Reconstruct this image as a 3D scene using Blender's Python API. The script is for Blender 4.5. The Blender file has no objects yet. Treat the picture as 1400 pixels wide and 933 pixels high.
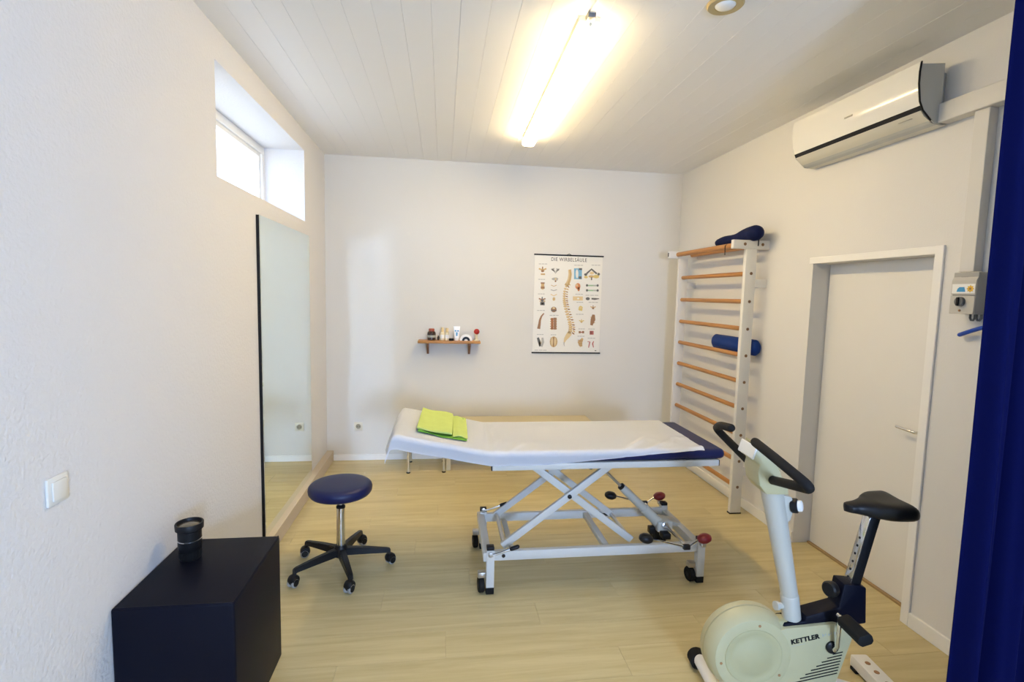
import bpy, bmesh, math, random
from mathutils import Vector, Matrix, noise

# ---------------------------------------------------------------- camera, world, light, exposure
S = bpy.context.scene
COL = S.collection
CAM_R = ((0.9910156, -0.13171827, 0.02320294), (-0.01103557, 0.09236319, 0.99566423), (0.13329027, 0.98697484, -0.09007978))
cd = bpy.data.cameras.new('camera')
cd.sensor_width = 36.0
cd.lens = 703.02 / 1400.0 * 36.0
cd.clip_start = 0.05
cam = bpy.data.objects.new('camera', cd)
COL.objects.link(cam)
_r, _u, _f = (Vector(v) for v in CAM_R)
_m = Matrix((_r, _u, -_f)).transposed().to_4x4()
_m.translation = (0.0, 0.0, 1.65)
cam.matrix_world = _m
S.camera = cam

S.view_settings.view_transform = 'Standard'
S.view_settings.look = 'None'
S.view_settings.gamma = 1.0
S.view_settings.use_curve_mapping = False
S.view_settings.exposure = 0.12
S.cycles.blur_glossy = 0.0
S.cycles.sample_clamp_indirect = 0.0
S.cycles.max_bounces = 10
S.cycles.diffuse_bounces = 6
S.cycles.use_guiding = True

LAMP_STRENGTH = 48.5
DAY_POWER = 134.0
WORLD_STRENGTH = 7.0

w = bpy.data.worlds.new('daylight')
S.world = w
w.use_nodes = True
bg = w.node_tree.nodes['Background']
bg.inputs[1].default_value = WORLD_STRENGTH
_nt = w.node_tree
_tc = _nt.nodes.new('ShaderNodeTexCoord')
_sp = _nt.nodes.new('ShaderNodeSeparateXYZ')
_rp = _nt.nodes.new('ShaderNodeValToRGB')          # overcast sky above the horizon, darker ground below
_rp.color_ramp.elements[0].position = 0.49
_rp.color_ramp.elements[0].color = (0.42, 0.47, 0.52, 1)
_rp.color_ramp.elements[1].position = 0.53
_rp.color_ramp.elements[1].color = (0.56, 0.71, 1.0, 1)
_mr = _nt.nodes.new('ShaderNodeMapRange')
_mr.inputs['From Min'].default_value = -1.0
_nt.links.new(_tc.outputs['Generated'], _sp.inputs[0])
_nt.links.new(_sp.outputs[2], _mr.inputs['Value'])
_nt.links.new(_mr.outputs[0], _rp.inputs[0])
_nt.links.new(_rp.outputs[0], bg.inputs[0])

def area_light(name, loc, target, sx, sy, power, color):
    ld = bpy.data.lights.new(name, 'AREA')
    ld.shape = 'RECTANGLE'
    ld.size, ld.size_y, ld.energy, ld.color = sx, sy, power, color
    o = bpy.data.objects.new(name, ld)
    COL.objects.link(o)
    o.location = loc
    o.rotation_euler = (Vector(target) - Vector(loc)).to_track_quat('-Z', 'Y').to_euler()
    return o

# daylight through the window behind the camera, and the sky at the small high window
area_light('daylight_rear_window', (0.84, -2.42, 1.62), (0.84, 3.0, 1.55), 0.44, 0.56, DAY_POWER, (0.48, 0.69, 1.12))
_p = area_light('sky_portal', (-1.50, 3.55, 2.47), (0.0, 3.55, 2.2), 1.56, 0.52, 1.0, (1, 1, 1))
_p.data.cycles.is_portal = True

# ---------------------------------------------------------------- room numbers
XL, XR, YB, YF, ZC = -1.102, 2.391, 5.067, -2.40, 2.90

# ---------------------------------------------------------------- materials
def mat(name, color, rough=0.5, metal=0.0, spec=0.5, bump=None, var=None, coat=0.0, emit=None, tint=None):
    """bump=(scale, strength, distance); var=(scale, amount) slow colour variation; tint: per-object brightness spread"""
    m = bpy.data.materials.new(name)
    m.use_nodes = True
    nt = m.node_tree
    b = nt.nodes['Principled BSDF']
    b.inputs['Base Color'].default_value = (*color, 1)
    b.inputs['Roughness'].default_value = rough
    b.inputs['Metallic'].default_value = metal
    b.inputs['Specular IOR Level'].default_value = spec
    b.inputs['Coat Weight'].default_value = coat
    tc = nt.nodes.new('ShaderNodeTexCoord')
    if var:
        n = nt.nodes.new('ShaderNodeTexNoise')
        n.inputs['Scale'].default_value = var[0]
        n.inputs['Detail'].default_value = 4
        nt.links.new(tc.outputs['Object'], n.inputs['Vector'])
        mx = nt.nodes.new('ShaderNodeMixRGB')
        a = var[1]
        mx.inputs[1].default_value = (*[c * (1 - a) for c in color], 1)
        mx.inputs[2].default_value = (*[min(1, c * (1 + a)) for c in color], 1)
        nt.links.new(n.outputs['Fac'], mx.inputs[0])
        nt.links.new(mx.outputs[0], b.inputs['Base Color'])
    if bump:
        n2 = nt.nodes.new('ShaderNodeTexNoise')
        n2.inputs['Scale'].default_value = bump[0]
        n2.inputs['Detail'].default_value = 3
        nt.links.new(tc.outputs['Object'], n2.inputs['Vector'])
        bp = nt.nodes.new('ShaderNodeBump')
        bp.inputs['Strength'].default_value = bump[1]
        bp.inputs['Distance'].default_value = bump[2]
        nt.links.new(n2.outputs['Fac'], bp.inputs['Height'])
        nt.links.new(bp.outputs['Normal'], b.inputs['Normal'])
    if emit:
        b.inputs['Emission Color'].default_value = (*emit[0], 1)
        b.inputs['Emission Strength'].default_value = emit[1]
    return m

def wood_mat(name, c1, c2, scale, rough, axis=0, spread=0.0, coat=0.0):
    """streaked grain along one local axis; spread varies the tone from board to board"""
    m = bpy.data.materials.new(name)
    m.use_nodes = True
    nt = m.node_tree
    b = nt.nodes['Principled BSDF']
    b.inputs['Roughness'].default_value = rough
    b.inputs['Coat Weight'].default_value = coat
    tc = nt.nodes.new('ShaderNodeTexCoord')
    mp = nt.nodes.new('ShaderNodeMapping')
    sc = [scale * 14] * 3
    sc[axis] = scale
    mp.inputs['Scale'].default_value = sc
    nt.links.new(tc.outputs['Object'], mp.inputs['Vector'])
    oi = nt.nodes.new('ShaderNodeObjectInfo')
    ml = nt.nodes.new('ShaderNodeMath'); ml.operation = 'MULTIPLY'; ml.inputs[1].default_value = 40.0
    nt.links.new(oi.outputs['Random'], ml.inputs[0])
    cx = nt.nodes.new('ShaderNodeCombineXYZ')
    for k in range(3): nt.links.new(ml.outputs[0], cx.inputs[k])
    nt.links.new(cx.outputs[0], mp.inputs['Location'])
    n = nt.nodes.new('ShaderNodeTexNoise')
    n.inputs['Scale'].default_value = 1.0
    n.inputs['Detail'].default_value = 6
    n.inputs['Roughness'].default_value = 0.62
    n.inputs['Distortion'].default_value = 0.5
    nt.links.new(mp.outputs[0], n.inputs['Vector'])
    rp = nt.nodes.new('ShaderNodeValToRGB')
    rp.color_ramp.elements[0].position = 0.32
    rp.color_ramp.elements[1].position = 0.68
    rp.color_ramp.elements[0].color = (*c1, 1)
    rp.color_ramp.elements[1].color = (*c2, 1)
    nt.links.new(n.outputs['Fac'], rp.inputs[0])
    hs = nt.nodes.new('ShaderNodeHueSaturation')
    mr = nt.nodes.new('ShaderNodeMapRange')
    mr.inputs['To Min'].default_value = 1 - spread
    mr.inputs['To Max'].default_value = 1 + spread
    nt.links.new(oi.outputs['Random'], mr.inputs['Value'])
    nt.links.new(mr.outputs[0], hs.inputs['Value'])
    nt.links.new(rp.outputs[0], hs.inputs['Color'])
    nt.links.new(hs.outputs[0], b.inputs['Base Color'])
    return m

M = {}
M['wall'] = mat('wall_paint', (0.70, 0.692, 0.69), 0.85, spec=0.2, bump=(75, 0.6, 0.006))
M['wall_back'] = mat('wall_paint_warm_light', (0.70, 0.682, 0.632), 0.85, spec=0.2, bump=(110, 0.18, 0.003))  # warm light put into the paint to offset bluish daylight on this wall
M['wall_fine'] = mat('wall_paint_fine', (0.70, 0.69, 0.67), 0.85, spec=0.2, bump=(110, 0.18, 0.003))
M['reveal'] = mat('reveal_paint', (0.86, 0.87, 0.87), 0.8, spec=0.2)
M['ceiling'] = mat('ceiling_paint', (0.82, 0.81, 0.79), 0.42, spec=0.35, bump=(14, 0.06, 0.01))
M['trim'] = mat('trim_white', (0.82, 0.81, 0.78), 0.45)
M['duct'] = mat('duct_paint', (0.66, 0.645, 0.61), 0.6)
M['plinth'] = mat('plinth_cream', (0.52, 0.44, 0.33), 0.6)
M['door'] = mat('door_paint', (0.74, 0.725, 0.69), 0.45, var=(3, 0.02))
M['threshold'] = mat('threshold_oak', (0.36, 0.24, 0.11), 0.5)
M['floor'] = wood_mat('floor_laminate', (0.47, 0.38, 0.185), (0.60, 0.51, 0.275), 1.6, 0.36, 0, 0.035)
M['wood'] = wood_mat('beech_rung', (0.36, 0.15, 0.032), (0.50, 0.235, 0.058), 3.0, 0.4, 1)
M['pine'] = wood_mat('shelf_pine', (0.38, 0.165, 0.04), (0.53, 0.27, 0.08), 4.0, 0.45, 0)
M['darkwood'] = mat('bracket_wood', (0.19, 0.075, 0.025), 0.5)
M['plug'] = mat('rung_plug', (0.20, 0.11, 0.05), 0.5)
M['white'] = mat('white_lacquer', (0.72, 0.715, 0.69), 0.4)
M['steelwhite'] = mat('powder_coated_white', (0.60, 0.592, 0.55), 0.38)
M['chrome'] = mat('chrome', (0.75, 0.75, 0.74), 0.13, 1.0)
M['steel'] = mat('brushed_steel', (0.55, 0.54, 0.52), 0.3, 1.0)
M['black'] = mat('black_plastic', (0.008, 0.008, 0.009), 0.42, spec=0.28)
M['rubber'] = mat('black_rubber', (0.009, 0.009, 0.009), 0.7, spec=0.2)
M['foam'] = mat('black_foam_grip', (0.010, 0.009, 0.009), 0.75, spec=0.25, bump=(300, 0.3, 0.002))
M['grey'] = mat('wheel_grey', (0.35, 0.35, 0.34), 0.45)
M['red'] = mat('red_pedal', (0.20, 0.008, 0.012), 0.4)
M['navy'] = mat('navy_vinyl', (0.007, 0.012, 0.068), 0.42, spec=0.35, bump=(260, 0.12, 0.001))
M['navydark'] = mat('dark_navy_vinyl', (0.0022, 0.0028, 0.0095), 0.5, bump=(220, 0.12, 0.001), spec=0.15)
M['blue'] = mat('blue_vinyl', (0.002, 0.030, 0.19), 0.55, spec=0.22, bump=(60, 0.1, 0.003))
M['bluedark'] = mat('navy_cloth', (0.003, 0.008, 0.052), 0.75, spec=0.2, bump=(45, 0.35, 0.006))
M['curtain'] = mat('curtain_blue', (0.0020, 0.0045, 0.072), 0.9, spec=0.15, bump=(400, 0.2, 0.001))
M['cord'] = mat('blue_cord', (0.005, 0.06, 0.42), 0.4)
M['sheet'] = mat('white_cotton', (0.92, 0.94, 0.985), 0.9, spec=0.15, bump=(30, 0.12, 0.004))
M['towel'] = mat('lime_towel', (0.50, 0.60, 0.18), 0.95, spec=0.1, bump=(240, 0.6, 0.004), var=(12, 0.08))
M['towel_shade'] = mat('towel_fold_shade', (0.16, 0.36, 0.05), 0.95, spec=0.1, bump=(240, 0.6, 0.004))  # darker copy of the towel green, fold shadow put into the colour
M['bench'] = mat('beige_vinyl', (0.62, 0.53, 0.34), 0.5)
M['cream'] = mat('aged_cream_plastic', (0.47, 0.43, 0.25), 0.33)
M['cream2'] = mat('aged_cream_plastic_inner', (0.43, 0.395, 0.22), 0.38)
M['palegrey'] = mat('pale_grey_plastic', (0.48, 0.465, 0.40), 0.35)
M['lettergrey'] = mat('faded_lettering', (0.40, 0.41, 0.34), 0.5)
M['acwhite'] = mat('glossy_white_plastic', (0.78, 0.77, 0.73), 0.12, coat=0.3)
M['acside'] = mat('grey_white_plastic', (0.50, 0.515, 0.50), 0.4)
M['acflap'] = mat('cream_white_plastic', (0.66, 0.64, 0.56), 0.3)
M['boxgrey'] = mat('grey_casing', (0.33, 0.33, 0.315), 0.5)
M['boxlight'] = mat('light_grey_casing', (0.52, 0.50, 0.45), 0.5)
M['boxdark'] = mat('dark_grey_casing', (0.13, 0.135, 0.135), 0.5)
M['labelwhite'] = mat('label_white', (0.82, 0.82, 0.80), 0.5)
M['labelblue'] = mat('label_blue', (0.05, 0.32, 0.62), 0.5)
M['yellow'] = mat('label_yellow', (0.75, 0.45, 0.03), 0.5)
M['socket'] = mat('socket_cream', (0.72, 0.68, 0.55), 0.35)
M['socketdark'] = mat('socket_well', (0.30, 0.27, 0.19), 0.5)
M['switch'] = mat('switch_white', (0.78, 0.76, 0.70), 0.3)
M['mirror'] = mat('mirror_glass', (0.84, 0.90, 0.85), 0.0, 1.0)
M['lampmetal'] = mat('lamp_housing', (0.72, 0.62, 0.45), 0.4)
M['tanring'] = mat('tan_ring', (0.50, 0.38, 0.18), 0.5)
M['diffuser'] = mat('lamp_diffuser', (0.9, 0.85, 0.75), 0.4, emit=((1.0, 0.755, 0.385), LAMP_STRENGTH))
M['paper'] = mat('poster_paper', (0.80, 0.77, 0.68), 0.4)
M['bone'] = mat('print_bone', (0.60, 0.40, 0.16), 0.5)
M['boneL'] = mat('print_bone_light', (0.72, 0.55, 0.28), 0.5)
M['boneD'] = mat('print_brown', (0.33, 0.17, 0.07), 0.5)
M['ink'] = mat('print_ink', (0.13, 0.12, 0.10), 0.5)
M['inkl'] = mat('print_grey', (0.45, 0.43, 0.37), 0.5)
M['pblue'] = mat('print_blue', (0.22, 0.45, 0.58), 0.5)
M['porange'] = mat('print_orange', (0.72, 0.28, 0.10), 0.5)
M['pgreen'] = mat('print_green', (0.35, 0.50, 0.28), 0.5)
M['pred'] = mat('print_red', (0.50, 0.15, 0.12), 0.5)
M['pyellow'] = mat('print_yellow', (0.68, 0.52, 0.16), 0.5)
M['jar'] = mat('brown_jar', (0.035, 0.018, 0.012), 0.15)
M['lid'] = mat('russet_lid', (0.33, 0.07, 0.035), 0.4)
M['creambottle'] = mat('cream_bottle', (0.74, 0.66, 0.45), 0.35)
M['redball'] = mat('red_ball', (0.42, 0.018, 0.012), 0.35)
M['glassdark'] = mat('lens_glass', (0.22, 0.19, 0.14), 0.06, 0.6)

def glass_mat():
    m = bpy.data.materials.new('window_glass')
    m.use_nodes = True
    nt = m.node_tree
    nt.nodes.clear()
    out = nt.nodes.new('ShaderNodeOutputMaterial')
    t = nt.nodes.new('ShaderNodeBsdfTransparent')
    g = nt.nodes.new('ShaderNodeBsdfGlossy')
    g.inputs['Roughness'].default_value = 0.02
    mx = nt.nodes.new('ShaderNodeMixShader')
    mx.inputs[0].default_value = 0.05
    nt.links.new(t.outputs[0], mx.inputs[1])
    nt.links.new(g.outputs[0], mx.inputs[2])
    nt.links.new(mx.outputs[0], out.inputs[0])
    return m
M['glass'] = glass_mat()

# ---------------------------------------------------------------- mesh builder
def frame(z, hint=Vector((0, 0, 1))):
    z = Vector(z).normalized()
    if abs(z.dot(hint)) > 0.98: hint = Vector((0, 1, 0))
    x = hint.cross(z).normalized()
    return x, z.cross(x), z

class MB:
    def __init__(s):
        s.bm = bmesh.new()
    def _add(s, bm2, mtx=None):
        if mtx is not None: bm2.transform(mtx)
        bmesh.ops.recalc_face_normals(bm2, faces=bm2.faces)
        me = bpy.data.meshes.new('t')
        bm2.to_mesh(me)
        bm2.free()
        s.bm.from_mesh(me)
        bpy.data.meshes.remove(me)
        return s
    def box(s, lo, hi, bev=0.0, seg=2, mtx=None):
        b = bmesh.new()
        bmesh.ops.create_cube(b, size=1)
        lo, hi = Vector(lo), Vector(hi)
        c, d = (lo + hi) / 2, hi - lo
        for v in b.verts: v.co = Vector((v.co.x * d.x, v.co.y * d.y, v.co.z * d.z)) + c
        if bev > 0:
            bev = min(bev, 0.49 * min(abs(d.x), abs(d.y), abs(d.z)))
            bmesh.ops.bevel(b, geom=list(b.edges), offset=bev, segments=seg, affect='EDGES', profile=0.5)
        return s._add(b, mtx)
    def bar(s, a, b_, wx, wy, bev=0.0, hint=(0, 0, 1)):
        """rectangular bar from a to b; wx across (horizontal), wy the other way"""
        a, b_ = Vector(a), Vector(b_)
        x, y, z = frame(b_ - a, Vector(hint))
        m = Matrix((x, y, z)).transposed().to_4x4()
        m.translation = a
        return s.box((-wx / 2, -wy / 2, 0), (wx / 2, wy / 2, (b_ - a).length), bev, 2, m)
    def rod(s, a, b_, r, r2=None, n=16):
        a, b_ = Vector(a), Vector(b_)
        r2 = r if r2 is None else r2
        return s.lathe([(r, 0), (r2, (b_ - a).length)], a, b_ - a, n)
    def lathe(s, prof, at=(0, 0, 0), axis=(0, 0, 1), n=24, caps=True, sx=1.0):
        b = bmesh.new()
        rings = []
        for r, z in prof:
            if r <= 1e-6:
                rings.append([b.verts.new((0, 0, z))])
            else:
                rings.append([b.verts.new((sx * r * math.cos(2 * math.pi * k / n), r * math.sin(2 * math.pi * k / n), z)) for k in range(n)])
        for A, B in zip(rings, rings[1:]):
            for k in range(n):
                q = []
                for v in (A[k % len(A)], A[(k + 1) % len(A)], B[(k + 1) % len(B)], B[k % len(B)]):
                    if v not in q: q.append(v)
                if len(q) > 2:
                    b.faces.new(q)
        if caps:
            for R in (rings[0], rings[-1]):
                if len(R) > 1: b.faces.new(R)
        x, y, z = frame(axis)
        m = Matrix((x, y, z)).transposed().to_4x4()
        m.translation = Vector(at)
        return s._add(b, m)
    def tube(s, pts, r, n=12, closed=False, cap_round=True):
        """tube along a polyline; r a number or one per point"""
        pts = [Vector(p) for p in pts]
        rr = [r] * len(pts) if not isinstance(r, (list, tuple)) else list(r)
        if cap_round:
            d0 = (pts[0] - pts[1]).normalized(); d1 = (pts[-1] - pts[-2]).normalized()
            pre = [(pts[0] + d0 * rr[0] * math.sin(a), rr[0] * math.cos(a)) for a in (1.45, 1.1, 0.6)]
            post = [(pts[-1] + d1 * rr[-1] * math.sin(a), rr[-1] * math.cos(a)) for a in (0.6, 1.1, 1.45)]
            pts = [p for p, _ in pre] + pts + [p for p, _ in post]
            rr = [q for _, q in pre] + rr + [q for _, q in post]
        b = bmesh.new()
        rings = []
        x = None
        for i, p in enumerate(pts):
            t = (pts[min(i + 1, len(pts) - 1)] - pts[max(i - 1, 0)]).normalized()
            if x is None: x = frame(t)[0]
            x = (x - t * x.dot(t)).normalized()
            y = t.cross(x)
            rings.append([b.verts.new(p + rr[i] * (x * math.cos(2 * math.pi * k / n) + y * math.sin(2 * math.pi * k / n))) for k in range(n)])
        for A, B in zip(rings, rings[1:]):
            for k in range(n): b.faces.new((A[k], A[(k + 1) % n], B[(k + 1) % n], B[k]))
        b.faces.new(rings[0]); b.faces.new(rings[-1])
        return s._add(b)
    def prism(s, poly, a, b_, plane='xz', bev=0.0, seg=2):
        """extrude a 2-D outline from a to b along the remaining axis"""
        f = {'xz': lambda p, t: (p[0], t, p[1]), 'xy': lambda p, t: (p[0], p[1], t), 'yz': lambda p, t: (t, p[0], p[1])}[plane]
        b = bmesh.new()
        A = [b.verts.new(f(p, a)) for p in poly]
        B = [b.verts.new(f(p, b_)) for p in poly]
        b.faces.new(A); b.faces.new(B)
        n = len(poly)
        for k in range(n): b.faces.new((A[k], A[(k + 1) % n], B[(k + 1) % n], B[k]))
        bmesh.ops.recalc_face_normals(b, faces=b.faces)
        if bev > 0: bmesh.ops.bevel(b, geom=list(b.edges), offset=bev, segments=seg, affect='EDGES', profile=0.5)
        return s._add(b)
    def grid(s, fn, nu, nv, thick=0.0):
        """surface fn(u, v) over the unit square, with thickness along its normal"""
        b = bmesh.new()
        vs = [[b.verts.new(fn(i / nu, j / nv)) for j in range(nv + 1)] for i in range(nu + 1)]
        for i in range(nu):
            for j in range(nv): b.faces.new((vs[i][j], vs[i + 1][j], vs[i + 1][j + 1], vs[i][j + 1]))
        if thick:
            bmesh.ops.solidify(b, geom=list(b.faces), thickness=thick)
        return s._add(b)
    def mesh(s, name, m, smooth=True, angle=38):
        me = bpy.data.meshes.new(name)
        if smooth:
            lim = math.radians(angle)
            for f in s.bm.faces: f.smooth = True
            for e in s.bm.edges:
                e.smooth = not (len(e.link_faces) == 2 and e.calc_face_angle(0) > lim)
        s.bm.to_mesh(me)
        s.bm.free()
        me.materials.append(m)
        return me
    def build(s, name, m, parent=None, smooth=True, label=None, angle=38):
        return link(name, s.mesh(name, M[m] if isinstance(m, str) else m, smooth, angle), parent, label)

def link(name, data, parent=None, label=None):
    o = bpy.data.objects.new(name, data)
    COL.objects.link(o)
    if parent is not None: o.parent = parent
    if label: o['label'] = label
    return o

def tag(o, label=None, cat=None, group=None, kind=None):
    for k, v in (('label', label), ('category', cat), ('group', group), ('kind', kind)):
        if v: o[k] = v
    return o

def thing(name, label, cat, loc=(0, 0, 0), rz=0.0, group=None):
    o = link(name, None)
    o.location = loc
    o.rotation_euler = (0, 0, rz)
    return tag(o, label, cat, group)

def struct(o):
    o['kind'] = 'structure'
    return o

def text_mesh(body, size, m, parent, name, mtx, extrude=0.0004, width=None, fat=0.0):
    c = bpy.data.curves.new('t', 'FONT')
    c.body = body
    c.size = size
    c.extrude = extrude
    c.align_x = 'LEFT'
    c.offset = fat
    c.space_character = 1.12
    o = bpy.data.objects.new('t', c)
    COL.objects.link(o)
    dg = bpy.context.evaluated_depsgraph_get()
    me = bpy.data.meshes.new_from_object(o.evaluated_get(dg))
    bpy.data.objects.remove(o)
    bpy.data.curves.remove(c)
    if width:
        xs = [v.co.x for v in me.vertices]
        k = width / (max(xs) - min(xs))
        for v in me.vertices: v.co.x = (v.co.x - min(xs)) * k
    me.transform(mtx)
    me.materials.clear()
    me.materials.append(M[m])
    return link(name, me, parent)

# ================================================================ STRUCTURE
# floor: slab + individual laminate planks running along x
b = MB().box((XL - 0.05, YF - 0.05, -0.06), (XR + 0.16, YB + 0.05, -0.006))
floor = struct(b.build('floor', 'threshold', smooth=False))
rng = random.Random(4)
PW, PL = 0.192, 1.285
DY0, DY1, DZ = 2.25, 3.10, 1.895
plank_cache = {}
y = YF
row = 0
while y < YB - 0.001:
    y1 = min(y + PW, YB)
    x = XL - PL + ((row * 0.37) % 1.0) * PL
    XE_ = XR + 0.104 if (y > DY0 - 0.2 and y1 < DY1 + 0.2) else XR
    while x < XE_:
        x0, x1 = max(x, XL), min(x + PL, XE_)
        if x1 - x0 > 0.03:
            key = (round(x1 - x0, 3), round(y1 - y, 3))
            if key not in plank_cache:
                plank_cache[key] = MB().box((0.0004, 0.0004, -0.008), (key[0] - 0.0004, key[1] - 0.0004, 0.0), 0.0006, 1).mesh('plank', M['floor'], False)
            p = link('plank', plank_cache[key], floor)
            p.location = (x0, y, 0)
        x += PL
    y = y1
    row += 1

# ceiling: slab + painted tongue-and-groove boards along y
ceiling = struct(MB().box((XL - 0.45, YF - 0.1, ZC + 0.012), (XR + 0.2, YB + 0.1, ZC + 0.1)).build('ceiling', 'ceiling', smooth=False))
BW = 0.1294
nb = 27
bd = MB().box((0.0, YF, 0.0), (BW - 0.0006, YB, 0.012), 0.0009, 1).mesh('board', M['ceiling'], False)
for k in range(nb):
    o = link('board', bd, ceiling)
    o.location = (XL + k * BW, 0, ZC + rng.uniform(0, 0.0006))

# back wall
struct(MB().box((XL - 0.45, YB, -0.06), (XR + 0.2, YB + 0.12, ZC + 0.012)).build('wall_back', 'wall_back', smooth=False))
# left wall with the high window opening
WY0, WY1, WZ0, WZ1 = 2.748, 4.362, 2.194, 2.745
D = 0.36
b = MB()
b.box((XL - D, YF, -0.06), (XL, WY0, ZC + 0.012)).box((XL - D, WY1, -0.06), (XL, YB, ZC + 0.012))
b.box((XL - D, WY0, -0.06), (XL, WY1, WZ0)).box((XL - D, WY0, WZ1), (XL, WY1, ZC + 0.012))
struct(b.build('wall_left', 'wall', smooth=False))
# right wall with the door opening
DY0, DY1, DZ = 2.25, 3.10, 1.895
b = MB()
b.box((XR, YF, -0.06), (XR + 0.16, DY0, ZC + 0.012)).box((XR, DY1, -0.06), (XR + 0.16, YB, ZC + 0.012))
b.box((XR, DY0, DZ), (XR + 0.16, DY1, ZC + 0.012))
struct(b.build('wall_right', 'wall_fine', smooth=False))
# rear wall behind the camera with its window opening
RX0, RX1, RZ0, RZ1 = 0.60, 1.08, 1.32, 1.92
b = MB()
b.box((XL - D, YF - 0.1, -0.06), (RX0, YF, ZC + 0.012)).box((RX1, YF - 0.1, -0.06), (XR + 0.16, YF, ZC + 0.012))
b.box((RX0, YF - 0.1, -0.06), (RX1, YF, RZ0)).box((RX0, YF - 0.1, RZ1), (RX1, YF, ZC + 0.012))
struct(b.build('wall_rear', 'wall_fine', smooth=False))

# high window: frame, sash, pane
win = struct(link('window_1', None))
fx0, fx1 = XL - 0.36, XL - 0.298
b = MB()
fw = 0.055
b.box((fx0, WY0, WZ0), (fx1, WY1, WZ0 + fw), 0.004).box((fx0, WY0, WZ1 - fw), (fx1, WY1, WZ1), 0.004)
b.box((fx0, WY0, WZ0 + fw), (fx1, WY0 + fw, WZ1 - fw), 0.004).box((fx0, WY1 - fw, WZ0 + fw), (fx1, WY1, WZ1 - fw), 0.004)
b.build('window_frame', 'trim', win)
b = MB()
s0, sx0, sx1 = fw + 0.002, fx0 + 0.015, fx1 - 0.014
a0, a1, c0, c1 = WY0 + s0, WY1 - s0, WZ0 + s0, WZ1 - s0
sw = 0.03
b.box((sx0, a0, c0), (sx1, a1, c0 + sw), 0.003).box((sx0, a0, c1 - sw), (sx1, a1, c1), 0.003)
b.box((sx0, a0, c0 + sw), (sx1, a0 + sw, c1 - sw), 0.003).box((sx0, a1 - sw, c0 + sw), (sx1, a1, c1 - sw), 0.003)
b.build('sash', 'trim', win)
MB().box((sx0 + 0.010, a0 + sw - 0.004, c0 + sw - 0.004), (sx0 + 0.014, a1 - sw + 0.004, c1 - sw + 0.004)).build('pane', 'glass', win, smooth=False)

# baseboards
struct(MB().box((XL + 0.062, YB - 0.014, 0), (XR, YB, 0.058), 0.003).build('baseboard_back', 'trim', smooth=False))
struct(MB().box((XL, YF, 0), (XL + 0.062, YB, 0.10), 0.003).build('baseboard_left', 'plinth', smooth=False))
b = MB()
b.box((XR - 0.014, YF, 0), (XR, DY0 - 0.048, 0.075), 0.003).box((XR - 0.014, DY1, 0), (XR, YB - 0.014, 0.075), 0.003)
struct(b.build('baseboard_right', 'trim', smooth=False))

# door: leaf, casing, threshold, handle
door = struct(link('door_1', None))
MB().box((XR + 0.12, DY0 + 0.047, 0.012), (XR + 0.155, DY1 - 0.005, DZ - 0.0005), 0.002, 1).build('door_leaf', 'door', door, smooth=False)
b = MB().box((XR + 0.10, DY0, 0.0), (XR + 0.158, DY0 + 0.046, DZ), 0.002, 1)
b.box((XR + 0.1555, DY1 - 0.03, 0.0), (XR + 0.165, DY1, DZ), 0.002, 1)
b.build('door_frame', 'trim', door, smooth=False)
hd = MB()
hd.tube([(XR + 0.12, 2.335, 0.975), (XR + 0.085, 2.335, 0.975), (XR + 0.070, 2.345, 0.976), (XR + 0.068, 2.36, 0.977), (XR + 0.068, 2.45, 0.981)], 0.0085, 10)
hd.build('handle', 'chrome', door)
MB().lathe([(0.024, 0), (0.024, 0.004), (0.018, 0.007)], (XR + 0.12, 2.335, 0.975), (-1, 0, 0)).build('rosette', 'chrome', door)
struct(MB().box((XR + 0.105, DY0 + 0.002, -0.006), (XR + 0.158, DY1 - 0.002, 0.011), 0.002).build('trim_1', 'threshold', smooth=False))
tr = struct(MB().box((XR - 0.012, DY0 - 0.046, 0), (XR, DY0, DZ + 0.04), 0.002, 1).build('trim_2', 'trim', smooth=False))
struct(MB().box((XR - 0.006, DY0, DZ), (XR, DY1 + 0.03, DZ + 0.04), 0.002, 1).build('trim_3', 'trim', smooth=False))

# ================================================================ LAMP, CEILING FITTINGS
LX, LY0, LY1 = 0.635, 2.36, 4.16
t = thing('ceiling_lamp', 'long lit tube lamp with glowing diffuser fixed along the ceiling boards', 'lamp', (LX, LY0, ZC))
t.rotation_euler.z = -0.012
LL = LY1 - LY0
MB().prism([(-0.047, -0.006), (-0.030, 0), (0.030, 0), (0.047, -0.006), (0.048, -0.030), (-0.048, -0.030)], 0.0, LL, 'xz').build('housing', 'lampmetal', t, smooth=False)
prof = [(-0.047, -0.0305), (0.047, -0.0305), (0.050, -0.044), (0.049, -0.058), (0.040, -0.070), (0.0, -0.075), (-0.040, -0.070), (-0.049, -0.058), (-0.050, -0.044)]
MB().prism(prof, -0.003, LL + 0.003, 'xz').build('diffuser', 'diffuser', t, angle=50)
b = MB().rod((0.0, -0.004, -0.046), (0.0, -0.022, -0.046), 0.012, 0.009, 12)
b.build('cable_gland', 'lampmetal', t)
b = MB().box((-0.018, -0.05, -0.03), (0.018, 0.0, -0.001), 0.004)
b.build('terminal_block', 'boxdark', t)
tag(MB().box((LX - 0.012, YF + 0.01, ZC - 0.014), (LX + 0.012, LY0 - 0.05, ZC), 0.002, 1).build('cable_duct', 'trim', smooth=False),
    'thin white cable duct running along the ceiling up to the tube lamp', 'cable duct')
t = thing('ceiling_spotlight', 'round ceiling light with tan ring at the top edge of the picture', 'light', (1.172, 2.165, ZC))
MB().lathe([(0.040, 0), (0.076, 0), (0.076, -0.006), (0.070, -0.012), (0.044, -0.010), (0.040, -0.004)], caps=False, n=40).build('ring', 'tanring', t)
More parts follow.
